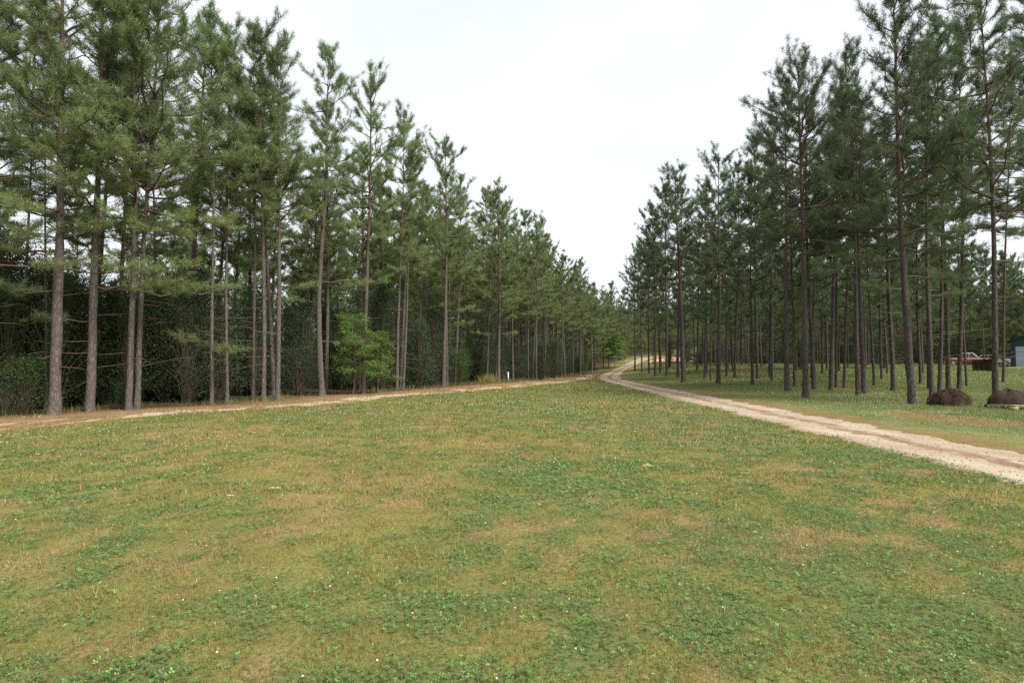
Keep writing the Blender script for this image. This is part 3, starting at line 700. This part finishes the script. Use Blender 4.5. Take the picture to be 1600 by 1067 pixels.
for x, y in far:
    (tv, tq), (bv, bq), (V, T, ti) = lib[int(rr.integers(4)) if (y > 165 or x > 70 or (y > 108 and x < road_x(y)) or rr.random() < .25) and rr.random() < .8 else 4 + int(rr.integers(6))]; a = rr.random() * 6.28; s = rr.uniform(.85, 1.1)
    Rm = np.array([[math.cos(a), -math.sin(a), 0], [math.sin(a), math.cos(a), 0], [0, 0, 1]]) * s; off = np.array([x, y, float(hgt(x, y))])
    for vv, q, isq, mid in ((tv, tq, 1, 0), (bv, bq, 1, 1), (V, T, 0, 2)):
        WV.append(vv @ Rm.T + off); WI.append(np.zeros(len(vv)) if isq else ti)
        if isq: WQ.append(q + n0); QM.append(np.full(len(q), mid))
        else: WT.append(q + n0)
        n0 += len(vv)
WTc = np.concatenate(WT); WQc = np.concatenate(WQ)
tag(link('far_pine_wood', mesh('far_pine_wood', np.concatenate(WV), tris=WTc, quads=WQc, mats=[M['bark_shaded'], M['twig'], M['needle']], attrs={'tint': np.concatenate(WI)},
    mi=np.concatenate([np.full(len(WTc), 2), np.concatenate(QM)]))), 'far pine wood closing the view behind both rows of trees', 'wood', kind='stuff')

# ------------------------------------------------------------------ undergrowth
def shrub_geo(H, R, seed, leaf=0.09, nclump=60, per=60, shape='round', flat=0.4, wid=0.55, lowest=0.12):
    rng = np.random.default_rng(seed)
    u = rng.random(nclump) ** {'round': 0.8, 'loose': 0.9, 'cone': 1.25}[shape]; zz = H * (lowest + (1 - lowest) * u)
    f = (zz / H - lowest) / (1 - lowest)
    rad = R * (np.sqrt(np.clip(1 - (f * 1.7 - 0.75) ** 2, 0.05, 1)) if shape == 'round' else (1 - f) ** 0.75 * 0.9 + 0.08)
    if shape == 'loose': rad = R * (0.55 + 0.5 * rng.random(nclump)) * np.sqrt(np.clip(1.05 - f ** 1.6, 0.05, 1))
    a = rng.random(nclump) * 6.28; rr_ = rad * np.sqrt(rng.random(nclump)) * rng.uniform(0.75, 1.1, nclump)
    C = np.stack([np.cos(a) * rr_, np.sin(a) * rr_, zz], -1)
    stem0 = np.stack([np.cos(a) * 0.06 * R, np.sin(a) * 0.06 * R, np.clip(zz * 0.45 - 0.3, -0.1, None) * 0], -1)
    mid = C * np.array([0.35, 0.35, 0.6])
    mid2 = C * np.array([0.72, 0.72, 0.86])
    sv, sq = tubes(np.stack([stem0, mid, mid2, C], 1), np.repeat([[0.022, 0.015, 0.009, 0.004]], nclump, 0) * (H / 3.5), 4)
    N = nclump * per; sz = 0.16 * R + 0.10
    P = np.repeat(C, per, 0) + rng.normal(0, 1, (N, 3)) * np.array([sz, sz, sz * (0.55 if shape != 'cone' else 0.8)])
    P[:, 2] = np.maximum(P[:, 2], 0.04)
    nz = nrm(np.stack([rng.normal(0, flat, N), rng.normal(0, flat, N), np.ones(N)], -1)); r = rng.normal(0, 1, (N, 3))
    U = nrm(np.cross(nz, r)); W = np.cross(nz, U); l = leaf * rng.uniform(0.6, 1.25, (N, 1))
    V = np.stack([P - U * l * .5, P + W * l * wid * .5, P + U * l * .5, P - W * l * wid * .5], 1).reshape(-1, 3)
    ti = np.clip(np.repeat(np.repeat(rng.random(nclump) * 0.7, per) + rng.normal(0.1, 0.15, N), 4), 0, 1)
    return (sv, sq), (V, np.arange(4 * N).reshape(N, 4), ti)

def build_shrub(name, g, leafm):
    (sv, sq), (V, Q, ti) = g; o = empty(name, (0, 0, 0))
    link('stems', mesh('stems', sv, quads=sq, mats=[M['twig']]), o)
    link('foliage', mesh('foliage', V, quads=Q, mats=[leafm], attrs={'tint': ti}), o)
    return o

def put(o, x, y, label, catg, group=None, s=1.0, rz=None, sz=None):
    o.location = (x, y, float(hgt(x, y)) - 0.03); o.rotation_euler = (0, 0, rr.random() * 6.28 if rz is None else rz); o.scale = (s, s, sz or s)
    return tag(o, label, catg, group)

sh = {}
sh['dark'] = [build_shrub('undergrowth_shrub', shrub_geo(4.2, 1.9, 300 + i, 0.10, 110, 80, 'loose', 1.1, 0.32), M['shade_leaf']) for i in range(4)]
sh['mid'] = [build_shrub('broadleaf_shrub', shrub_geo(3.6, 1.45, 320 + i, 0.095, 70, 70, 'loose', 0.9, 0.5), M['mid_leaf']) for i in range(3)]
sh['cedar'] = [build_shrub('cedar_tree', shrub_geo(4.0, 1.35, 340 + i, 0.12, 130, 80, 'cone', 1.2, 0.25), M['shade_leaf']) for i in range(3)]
used = {id(o): False for l_ in sh.values() for o in l_}
def inst(kind):
    l_ = sh[kind]; o = l_[int(rr.integers(len(l_)))]
    if not used[id(o)]: used[id(o)] = True; return o
    free = [q for q in l_ if not used[id(q)]]
    if free: used[id(free[0])] = True; return free[0]
    return copy_tree(o)
# individually visible shrubs: foot px, metres behind the wood edge etc.
for kind, px, py, s, sz, lab, catg in (
    ('cedar', 652, 607, 1.0, 1.15, 'dark brown green cedar left of the lone light grey pine', 'cedar tree'),
    ('cedar', 846, 594, 0.95, 0.95, 'dark rounded cedar beyond the white pipe, nearer of two', 'cedar tree'),
    ('cedar', 866, 590, 1.1, 1.15, 'mid green cedar behind and right of the dark rounded cedar', 'cedar tree'),
    ('cedar', 905, 583, 1.1, 0.75, 'low olive cedar at the end of the straw track', 'cedar tree'),
    ('mid', 385, 618, 1.1, 1.5, 'tall mid green shrub behind the slim pines right of the reddish slim pine', 'shrub'),
    ('mid', 285, 628, 0.7, 0.6, 'green leafy shrub low between the twin pines and the reddish slim pine', 'shrub'),
    ('mid', 14, 650, 0.8, 0.55, 'green leafy shrub at the left edge beside the thickest grey pine', 'shrub'),
    ('mid', 178, 640, 0.45, 0.3, 'small green bush low between the tilting grey pine and the twins', 'shrub'),
    ('mid', 716, 602, 0.8, 0.8, 'bright mid green shrub right of the lone light grey pine', 'shrub'),
    ('mid', 815, 588, 1.0, 1.0, 'green shrub behind the white pipe', 'shrub'),
    ('mid', 1255, 578, 1.5, 1.1, 'green bush far back in the right wood behind the thick dark pines', 'shrub'),
    ('mid', 1385, 577, 1.5, 1.3, 'green bush far back left of the tall leading pine', 'shrub'),
    ('dark', 460, 618, 0.8, 0.65, 'olive dark bush low behind the crooked leaning pine', 'shrub'),
    ('dark', 310, 622, 0.8, 1.0, 'dark brown green bush behind the slim reddish pine', 'shrub'),
):
    x, y = at(px, py); put(inst(kind), x, y + 0.6, lab, catg, 'undergrowth at the wood edges', s, None, sz)
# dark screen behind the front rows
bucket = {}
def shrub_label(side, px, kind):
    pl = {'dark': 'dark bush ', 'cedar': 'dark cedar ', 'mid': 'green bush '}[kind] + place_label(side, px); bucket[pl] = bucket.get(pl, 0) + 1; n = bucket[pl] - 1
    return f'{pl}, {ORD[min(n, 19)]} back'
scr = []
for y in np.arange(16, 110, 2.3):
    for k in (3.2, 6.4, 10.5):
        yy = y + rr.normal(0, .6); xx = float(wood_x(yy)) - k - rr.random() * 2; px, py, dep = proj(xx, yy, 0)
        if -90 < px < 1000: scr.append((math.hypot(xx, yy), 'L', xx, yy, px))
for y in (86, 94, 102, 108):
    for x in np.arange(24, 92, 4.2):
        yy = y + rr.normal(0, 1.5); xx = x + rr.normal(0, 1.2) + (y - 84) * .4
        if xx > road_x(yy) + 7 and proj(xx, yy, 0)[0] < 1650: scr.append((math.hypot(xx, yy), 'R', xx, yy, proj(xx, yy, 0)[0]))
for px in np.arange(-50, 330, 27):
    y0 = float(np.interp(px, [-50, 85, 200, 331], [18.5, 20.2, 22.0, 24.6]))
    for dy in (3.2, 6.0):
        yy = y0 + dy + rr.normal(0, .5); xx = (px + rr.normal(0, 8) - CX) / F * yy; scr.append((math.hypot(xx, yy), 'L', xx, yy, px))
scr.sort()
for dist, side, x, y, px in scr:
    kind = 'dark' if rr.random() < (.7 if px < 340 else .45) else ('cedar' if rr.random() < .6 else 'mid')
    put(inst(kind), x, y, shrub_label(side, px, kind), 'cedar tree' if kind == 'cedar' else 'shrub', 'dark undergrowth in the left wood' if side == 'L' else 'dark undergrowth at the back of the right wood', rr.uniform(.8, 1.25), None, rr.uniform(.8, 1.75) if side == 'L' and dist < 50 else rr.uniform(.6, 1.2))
for l_ in sh.values():
    for o in l_:
        if not used[id(o)]:
            for c_ in list(o.children): bpy.data.objects.remove(c_)
            bpy.data.objects.remove(o)

# the bright green sapling and its distant like
def sapling(seed, H, spread, per, leaf, nb):
    rng = np.random.default_rng(seed)
    zs = np.linspace(-0.05, H, 10); ax = np.stack([0.12 * np.sin(zs), 0.1 * np.cos(zs * 1.3) - 0.1, zs], -1)
    tr = tubes(ax[None], (0.05 * (1 - zs / H * .9) + 0.004)[None], 7)
    parts = []; LPs, LD = [], []
    for i in range(nb):
        z = H * (0.22 + 0.76 * i / nb); a = i * 2.4 + rng.normal(0, .4); Lb = spread * (1 - 0.7 * (z / H - .2)) * rng.uniform(.6, 1.1)
        s = np.linspace(0, 1, 6); b0 = np.array([np.interp(z, zs, ax[:, 0]), np.interp(z, zs, ax[:, 1]), z])
        d = np.array([math.cos(a), math.sin(a), 0]); P = b0 + d * (Lb * s)[:, None] + np.array([0, 0, 1.0]) * (0.30 * Lb * s - 0.22 * Lb * s ** 2)[:, None]
        parts.append(tubes(P[None], (0.016 * (1 - .8 * s))[None], 4))
        for j in range(7):
            t0 = rng.uniform(.3, 1); q = b0 + d * Lb * t0 + np.array([0, 0, 1.0]) * (0.30 * Lb * t0 - 0.22 * Lb * t0 ** 2)
            sdv = nrm(np.array([[-d[1] * rng.choice([-1, 1]) + d[0] * .6, d[0] * rng.choice([-1, 1]) + d[1] * .6, rng.normal(0.02, .1)]]))[0]; ll = rng.uniform(.25, .6) * Lb * .6
            e = q + sdv * ll; parts.append(tubes(np.stack([q, (q + e) / 2 + [0, 0, .02], e])[None], np.array([[.007, .005, .003]]), 3))
            uu = rng.random(per); LPs.append(q + (e - q) * uu[:, None] + rng.normal(0, 1, (per, 3)) * np.array([.14, .14, .085])); 
    bv = cat(parts); P = np.concatenate(LPs); N = len(P)
    nz = nrm(np.stack([rng.normal(0, .6, N), rng.normal(0, .6, N), np.ones(N)], -1)); U = nrm(np.cross(nz, rng.normal(0, 1, (N, 3)))); W = np.cross(nz, U); l = leaf * rng.uniform(.6, 1.25, (N, 1))
    V = np.stack([P - U * l * .5, P + W * l * .3, P + U * l * .55, P - W * l * .3], 1).reshape(-1, 3)
    ti = np.clip(np.repeat(rng.normal(.5, .22, N), 4), 0, 1)
    return tr, bv, (V, np.arange(4 * N).reshape(N, 4), ti)
for seed, px, py, dy, H, sp, per, leaf, nb, lab in ((41, 548, 617, 0.5, 4.6, 1.9, 30, .095, 30, 'bright lime green young broadleaf tree in layered sprays beside the crooked pine'),
                                               (42, 583, 616, 0.9, 3.6, 1.6, 28, .095, 22, 'bright green shorter young broadleaf tree just right of the lime green one'),
                                               (43, 960, 575, 0, 6.6, 3.0, 34, .22, 32, 'bright green round young tree far off beside the road bend')):
    x, y = at(px, py); y += dy; tr, bv, (V, Q, ti) = sapling(seed, H, sp, per, leaf, nb)
    o = empty('young_broadleaf_tree', (x, y, float(hgt(x, y))))
    link('trunk', mesh('trunk', tr[0], quads=tr[1], mats=[M['twig']], smooth=True), o); link('branches', mesh('branches', bv[0], quads=bv[1], mats=[M['twig']]), o)
    link('crown', mesh('crown', V, quads=Q, mats=[M['green_leaf']], attrs={'tint': ti}), o); tag(o, lab, 'young tree')
#TAIL
# ------------------------------------------------------------------ small things and the yard on the right
import bmesh
M['white_pipe'] = mat_plain('white_pipe', (0.58, 0.59, 0.56), 0.45, 0.4, 0.06, 5)
M['sand'] = mat_plain('sand', (0.46, 0.34, 0.21), 0.95, 0.05, 0.25, 25, 0.5)
M['mound'] = mat_plain('mound', (0.040, 0.025, 0.018), 0.95, 0.05, 0.75, 5, 0.8)
M['dark_cover'] = mat_plain('dark_cover', (0.026, 0.018, 0.013), 0.9, 0.2, 0.4, 7, 0.5)
M['tan_plastic'] = mat_plain('tan_plastic', (0.28, 0.23, 0.10), 0.5, 0.4, 0.12, 6)
M['pale_rim'] = mat_plain('pale_rim', (0.24, 0.23, 0.19), 0.6, 0.3, 0.15, 6)
M['black'] = mat_plain('black', (0.02, 0.02, 0.02), 0.7, 0.2, 0.2, 6)
M['red_paint'] = mat_plain('red_paint', (0.48, 0.05, 0.035), 0.3, 0.5, 0.1, 3)
M['white_paint'] = mat_plain('white_paint', (0.75, 0.75, 0.73), 0.3, 0.5, 0.05, 3)
M['dark_glass'] = mat_plain('dark_glass', (0.02, 0.025, 0.03), 0.08, 0.6, 0.1, 3)
M['chrome'] = mat_plain('chrome', (0.5, 0.5, 0.5), 0.25, 0.6, 0.1, 3)
M['rust'] = mat_plain('rust', (0.030, 0.019, 0.013), 0.85, 0.15, 0.45, 3, 0.3)
M['teal'] = mat_plain('teal', (0.008, 0.032, 0.036), 0.5, 0.35, 0.15, 2)
M['dark_roof'] = mat_plain('dark_roof', (0.025, 0.027, 0.032), 0.6, 0.3, 0.2, 2)
M['door_white'] = mat_plain('door_white', (0.33, 0.37, 0.44), 0.5, 0.3, 0.05, 2)
M['board'] = mat_plain('board', (0.48, 0.38, 0.24), 0.85, 0.1, 0.2, 6)
M['straw_pale'] = mat_attrcol('weed', 0.2)

def bm_obj(name, fn, m, parent=None, smooth=False, bev=0.0, seg=2):
    bm = bmesh.new(); fn(bm)
    if bev: bmesh.ops.bevel(bm, geom=[e for e in bm.edges if e.calc_face_angle(0) > 0.5], offset=bev, segments=seg, affect='EDGES', clamp_overlap=True)
    me = bpy.data.meshes.new(name); bm.to_mesh(me); bm.free(); me.materials.append(m)
    for p in me.polygons: p.use_smooth = smooth
    return link(name, me, parent)

def box(bm, c, s, rot=None):
    g = bmesh.ops.create_cube(bm, size=1.0)['verts']; bmesh.ops.scale(bm, vec=s, verts=g)
    if rot: bmesh.ops.rotate(bm, cent=(0, 0, 0), matrix=Matrix.Rotation(rot[0], 3, rot[1]), verts=g)
    bmesh.ops.translate(bm, vec=c, verts=g); return g

def cyl(bm, c, r, h, axis='Z', seg=20, r2=None):
    g = bmesh.ops.create_cone(bm, cap_ends=True, segments=seg, radius1=r, radius2=r if r2 is None else r2, depth=h)['verts']
    if axis == 'X': bmesh.ops.rotate(bm, cent=(0, 0, 0), matrix=Matrix.Rotation(math.pi / 2, 3, 'Y'), verts=g)
    if axis == 'Y': bmesh.ops.rotate(bm, cent=(0, 0, 0), matrix=Matrix.Rotation(math.pi / 2, 3, 'X'), verts=g)
    bmesh.ops.translate(bm, vec=c, verts=g); return g

def prism(bm, prof, y0, y1):
    """side profile (x, z) pushed from y0 to y1"""
    a = [bm.verts.new((x, y0, z)) for x, z in prof]; b = [bm.verts.new((x, y1, z)) for x, z in prof]; n = len(prof)
    bm.faces.new(a); bm.faces.new(b[::-1])
    for i in range(n): bm.faces.new((a[i], b[i], b[(i + 1) % n], a[(i + 1) % n]))
    bmesh.ops.recalc_face_normals(bm, faces=bm.faces)

def lump(name, rx, ry, h, seed, m, n=40, rough=0.25, power=0.6):
    """a heap: height falls to the ground along an uneven rim"""
    a = np.linspace(0, 2 * math.pi, n, endpoint=False); r = np.linspace(0, 1, 16)
    A, Rr = np.meshgrid(a, r); w = 1 + rough * (fbm(np.cos(A) * 1.3 + seed, np.sin(A) * 1.3 + seed, 1, 3) - .5) * 2
    X, Y = np.cos(A) * Rr * rx * w, np.sin(A) * Rr * ry * w
    Z = h * (1 - Rr ** 2.2) ** power * (1 + 1.6 * rough * (fbm(X * 2.6 / rx + seed, Y * 2.6 / ry, 3, 5) - .5) * 2) - 0.03
    Z[-1] = -0.06
    k = np.arange(A.size).reshape(A.shape); kn = np.roll(k, -1, 1)
    Q = np.stack([k[:-1], kn[:-1], kn[1:], k[1:]], -1).reshape(-1, 4)
    return mesh(name, np.stack([X, Y, Z], -1), quads=Q, mats=[m], smooth=True)

def ground_at(px, py):
    x, y = at(px, py); return Vector((x, y, float(gz(x, y))))

# white standpipe
p = ground_at(794, 597); o = empty('white_pipe', p)
bm_obj('pipe', lambda b: cyl(b, (0, 0, 0.42), 0.06, 0.90), M['white_pipe'], o, True)
bm_obj('cap', lambda b: (cyl(b, (0, 0, 0.88), 0.075, 0.09), cyl(b, (-0.08, 0, 0.89), 0.035, 0.10, 'X')), M['white_pipe'], o, True)
tag(o, 'upright white plastic pipe with a cap, standing in weeds beside a pale pine', 'pipe')

# clod and ant mounds on the field
p = ground_at(730, 612); o = link('earth_clod', lump('earth_clod', .13, .10, .10, 5, M['dark_cover'], 18)); o.location = p; tag(o, 'small dark clod of earth lying on the straw track', 'clod')
for px, py, rx, ry, h, sd_, lab in ((1013, 727, .17, .12, .05, 11, 'pale sandy ant mound in the clover, right of the middle of the field'),
                                    (430, 762, .13, .10, .045, 12, 'small sandy ant mound left in the field, rounder of a near pair'),
                                    (358, 773, .22, .10, .03, 13, 'low wide sandy ant mound left in the field, flatter of a near pair'),
                                    (1003, 723, .10, .06, .025, 14, 'little spill of pale sand just behind the right ant mound')):
    o = link('ant_mound', lump('ant_mound', rx, ry, h, sd_, M['sand'], 26, 0.5, 1.2)); o.location = ground_at(px, py); tag(o, lab, 'ant mound', 'sandy ant mounds on the field')

# heaps at the edge of the right wood
p = ground_at(1498, 636); p.y += 0.5
o = link('straw_mound', lump('straw_mound', .78, .7, .62, 21, M['mound'], 90, 0.24, 0.42)); o.location = p; tag(o, 'reddish brown mound of earth and pine straw on the grass by dark pines', 'mound')
p = ground_at(1582, 640); o = empty('domed_cover', p)
me = lump('cover', .72, .6, .52, 31, M['dark_cover'], 60, 0.26, 0.62); c_ = link('cover', me, o); c_.location = (0, .2, .26)
def rim_(b):
    n = 40; vs = []
    for k in range(n):
        a = k * 2 * math.pi / n
        vs.append([b.verts.new((math.cos(a) * r_, math.sin(a) * r_ * .84 + .2, z_)) for r_, z_ in ((.66, .17), (.76, .17), (.76, .22), (.66, .22))])
    for k in range(n):
        for q in range(4): b.faces.new((vs[k][q], vs[(k + 1) % n][q], vs[(k + 1) % n][(q + 1) % 4], vs[k][(q + 1) % 4]))
    bmesh.ops.recalc_face_normals(b, faces=b.faces)
bm_obj('rim', rim_, M['pale_rim'], o)
for sx in (-.52, .52):
    for sy in (-.22, .6): bm_obj('leg', lambda b: cyl(b, (sx, sy, .07), .035, .22), M['black'], o, True)
tag(o, 'dark dome shaped cover with a pale rim on short legs, at the right edge', 'cover')
p = ground_at(1584, 643); o = empty('tan_bucket', p)
bm_obj('tub', lambda b: cyl(b, (0, 0, .10), .12, .22, r2=.14), M['tan_plastic'], o, True, 0.008)
bm_obj('lid', lambda b: cyl(b, (0, 0, .225), .15, .03), M['tan_plastic'], o, True)
tag(o, 'yellowish tan tub with a lid in front of the dark dome shaped cover', 'tub')

# yard: shed, pickup, car, bin, boards
sx_, sy_ = 61.3, 70.0; o = empty('metal_shed', (sx_, sy_, float(hgt(sx_, sy_))), math.radians(-41))
Wd, Hh, Dp = 8.0, 3.3, 9.0; rise = 1.75
def shell(b):
    prof = [(0, -.2), (0, Hh), (Wd / 2, Hh + rise), (Wd, Hh), (Wd, -.2)]; prism(b, prof, 0, Dp)
bm_obj('wall', shell, M['teal'], o)
def roof(b):
    e = .35; k = rise / (Wd / 2)
    prism(b, [(-e, Hh - e * k + .02), (-e, Hh - e * k + .16), (Wd / 2, Hh + rise + .18), (Wd + e, Hh - e * k + .16), (Wd + e, Hh - e * k + .02), (Wd / 2, Hh + rise + .04)], -.35, Dp + .35)
bm_obj('roof', roof, M['dark_roof'], o)
d_ = bm_obj('door', lambda b: box(b, (.45 + 2.4, -.02, 1.28), (4.8, .06, 2.6)), M['door_white'], o)
def ribs(b):
    for k in range(9): box(b, (.45 + 2.4, -.06, .15 + k * .285), (4.8, .02, .03))
bm_obj('door_rib', ribs, M['door_white'], d_)
def frame(b):
    box(b, (.33, -.03, 1.36), (.20, .1, 2.72)); box(b, (5.37, -.03, 1.36), (.20, .1, 2.72)); box(b, (2.85, -.03, 2.68), (4.82, .1, .16))
bm_obj('door_frame', frame, M['teal'], o)
tag(o, 'dark teal metal shed with a pale blue roll-up door at the right edge', 'shed')

def wheel(parent, x, y, r=.36):
    w = bm_obj('wheel', lambda b: cyl(b, (x, y, r), r, .24, 'Y', 28), M['black'], parent, False, .03)
    bm_obj('rim', lambda b: cyl(b, (x, y + (.125 if y > 0 else -.125), r), r * .6, .03, 'Y', 20), M['chrome'], w)

def pickup(loc, rz, paint, lab, car=False):
    o = empty('white_car' if car else 'pickup_truck', loc, rz); wd = .9
    if car: prof = [(-2.3, .35), (-2.35, .85), (-2.1, 1.0), (2.2, .95), (2.35, .7), (2.3, .35)]
    else: prof = [(-2.6, .48), (-2.6, 1.12), (1.05, 1.12), (2.45, 1.06), (2.6, .85), (2.6, .48)]
    bm_obj('body', lambda b: prism(b, prof, -wd, wd), paint, o, False, .05)
    cab = [(-1.9, .98), (-1.35, 1.5), (.35, 1.52), (1.15, .97)] if car else [(-.75, 1.1), (-.65, 1.78), (.55, 1.8), (1.2, 1.1)]
    bm_obj('cab', lambda b: prism(b, cab, -wd * .9, wd * .9), M['white_paint'] if not car else paint, o, False, .04)
    sidew = [[(-1.55, 1.03), (-1.22, 1.42), (-.5, 1.44), (-.5, 1.03)], [(-.4, 1.03), (-.4, 1.44), (.3, 1.44), (.85, 1.03)]] if car else [[(-.62, 1.17), (-.55, 1.68), (.08, 1.69), (.08, 1.17)], [(.16, 1.17), (.16, 1.69), (.5, 1.69), (1.0, 1.17)]]
    for w_ in sidew:
        for sg in (-1, 1): bm_obj('window', lambda b: prism(b, w_, sg * wd * .9 - .012, sg * wd * .9 + .012), M['dark_glass'], o)
    ws = [(.42, 1.46), (1.08, 1.02)] if car else [(.62, 1.72), (1.16, 1.16)]
    bm_obj('windscreen', lambda b: prism(b, [ws[0], (ws[0][0] + .03, ws[0][1] + .02), (ws[1][0] + .03, ws[1][1] + .02), ws[1]], -wd * .76, wd * .76), M['dark_glass'], o)
    if not car: bm_obj('bed_shade_slab', lambda b: box(b, (-1.68, 0, 1.11), (1.62, 1.5, .05)), M['black'], o)  # black slab on the solid body stands in for the shaded hollow bed
    if not car: bm_obj('side_stripe', lambda b: (box(b, (-.1, -wd - .004, .98), (4.6, .012, .12)), box(b, (-.1, wd + .004, .98), (4.6, .012, .12))), M['white_paint'], o)
    for xx in (2.5, -2.5) if not car else (2.3, -2.3): bm_obj('bumper', lambda b: box(b, (xx * 1.04, 0, .5), (.14, 1.8, .2)), M['chrome'], o, False, .03)
    for sg in (-.65, .65): bm_obj('headlight', lambda b: box(b, ((2.58 if not car else 2.34), sg, .76), (.06, .32, .15)), M['chrome'], o)
    for xx in ((1.7, -1.6) if not car else (1.45, -1.4)):
        for sg in (-1, 1): wheel(o, xx, sg * (wd - .08), .38 if not car else .32)
    return tag(o, lab, 'truck' if not car else 'car')
def on(px, Y): x = (px - CX) / F * Y; return (x, Y, float(hgt(x, Y)))
pickup(on(1512, 80), math.radians(-38), M['red_paint'], 'red pickup truck with a white cab, parked beyond the dark pines')
pickup(on(1551, 85), math.radians(-42), M['white_paint'], 'white car parked right of the red pickup, mostly behind trunks', True)
o = empty('rusty_bin', on(1535, 60), math.radians(-36))
bm_obj('tub', lambda b: (box(b, (0, 0, .62), (1.7, 1.2, 1.15)), [box(b, (x_, -.62, .62), (.08, .06, 1.12)) for x_ in (-.8, -.4, 0, .4, .8)]), M['rust'], o)
bm_obj('lip', lambda b: (box(b, (0, -.62, 1.22), (1.8, .1, .08)), box(b, (0, .62, 1.22), (1.8, .1, .08)), box(b, (-.87, 0, 1.222), (.08, 1.14, .08)), box(b, (.87, 0, 1.222), (.08, 1.14, .08))), M['rust'], o)
for x_ in (-.7, .7): bm_obj('skid', lambda b: box(b, (x_, 0, .0), (.12, 1.3, .1)), M['black'], o)
tag(o, 'dark rust brown metal bin standing in front of the red pickup', 'bin')
for k, (dx, dz, rz) in enumerate(((0, .06, -.75), (.15, .14, -.6))):
    q = on(1586, 64); o = bm_obj('loose_board', lambda b: box(b, (0, 0, 0), (2.0 - .5 * k, .28, .06)), M['board'], None, False, .008)
    o.location = (q[0] + dx, q[1] + dx, q[2] + .12 + dz); o.rotation_euler = (0, 0, rz)
    tag(o, ('longer lower pale board' if k == 0 else 'shorter upper pale board') + ' of the two lying on grass before the shed', 'board', 'pale boards before the shed')

# yellowish weed clump by the pipe pine
rng = np.random.default_rng(77); q = ground_at(766, 598); n = 900
V, T, C = blades(q.x + rng.normal(0, .45, n), q.y + rng.normal(0, .4, n), rng.uniform(.3, 1.0, n), np.full(n, .03), np.array((.26, .23, .08)) * rng.uniform(.6, 1.3, (n, 1)), rng, .35)
V = V - np.array(q); o = link('weed_clump', mesh('weed_clump', V, tris=T, mats=[M['straw_pale']], colors={'tone': C})); o.location = q
tag(o, 'yellowish clump of tall weeds just left of the pine beside the white pipe', 'weeds')

# loose straw and clods over the heaps: a part of each heap
def litter(parent, me, n, m, ln, seed, lift=0.0):
    r_ = np.random.default_rng(seed); vs = np.empty(len(me.vertices) * 3, dtype=np.float32); me.vertices.foreach_get('co', vs); vs = vs.reshape(-1, 3)
    wt = np.hypot(vs[:, 0], vs[:, 1]) + .01; p = vs[r_.choice(len(vs), size=n, p=wt / wt.sum())] + r_.normal(0, .03, (n, 3)); p[:, 2] += lift
    d = nrm(r_.normal(0, 1, (n, 3)) * np.array([1, 1, .45])) * (ln * r_.uniform(.5, 1.2, (n, 1))); w = nrm(np.cross(d, r_.normal(0, 1, (n, 3)))) * .008
    V = np.stack([p - d / 2 - w, p - d / 2 + w, p + d / 2], 1).reshape(-1, 3)
    C = np.repeat(np.where((r_.random(n) < .5)[:, None], (.10, .065, .045), (.045, .035, .028)) * r_.uniform(.5, 1.5, (n, 1)), 3, 0)
    link('loose_straw', mesh('loose_straw', V, tris=np.arange(3 * n).reshape(n, 3), mats=[M['straw_pale']], colors={'tone': C}), parent)
for o in list(COL.objects):
    if o.name.startswith('straw_mound'): litter(o, o.data, 2600, None, .16, 5)

# loose stones and needle litter on the drive
r_ = np.random.default_rng(88); n = 3400; y = 7 + 38 * r_.random(n) ** 1.4; x = road_x(y) + r_.uniform(-1.3, 1.3, n); rad = r_.uniform(.006, .022, n)
octa = np.array([(1, 0, 0), (0, 1, 0), (-1, 0, 0), (0, -1, 0), (0, 0, .7), (0, 0, -.7)]); of = np.array([(0, 1, 4), (1, 2, 4), (2, 3, 4), (3, 0, 4), (1, 0, 5), (2, 1, 5), (3, 2, 5), (0, 3, 5)])
V = np.stack([x, y, gz(x, y) + .022], -1)[:, None] + octa[None] * rad[:, None, None] * r_.uniform(.6, 1.3, (n, 6, 1))
C = np.repeat(np.where((r_.random(n) < .5)[:, None], (.34, .28, .22), (.20, .14, .10)) * r_.uniform(.6, 1.2, (n, 1)), 6, 0)
tag(link('road_gravel', mesh('road_gravel', V, tris=(of[None] + 6 * np.arange(n)[:, None, None]).reshape(-1, 3), mats=[M['straw_pale']], colors={'tone': C})), 'small loose stones and litter on the sandy drive', 'gravel', kind='stuff')
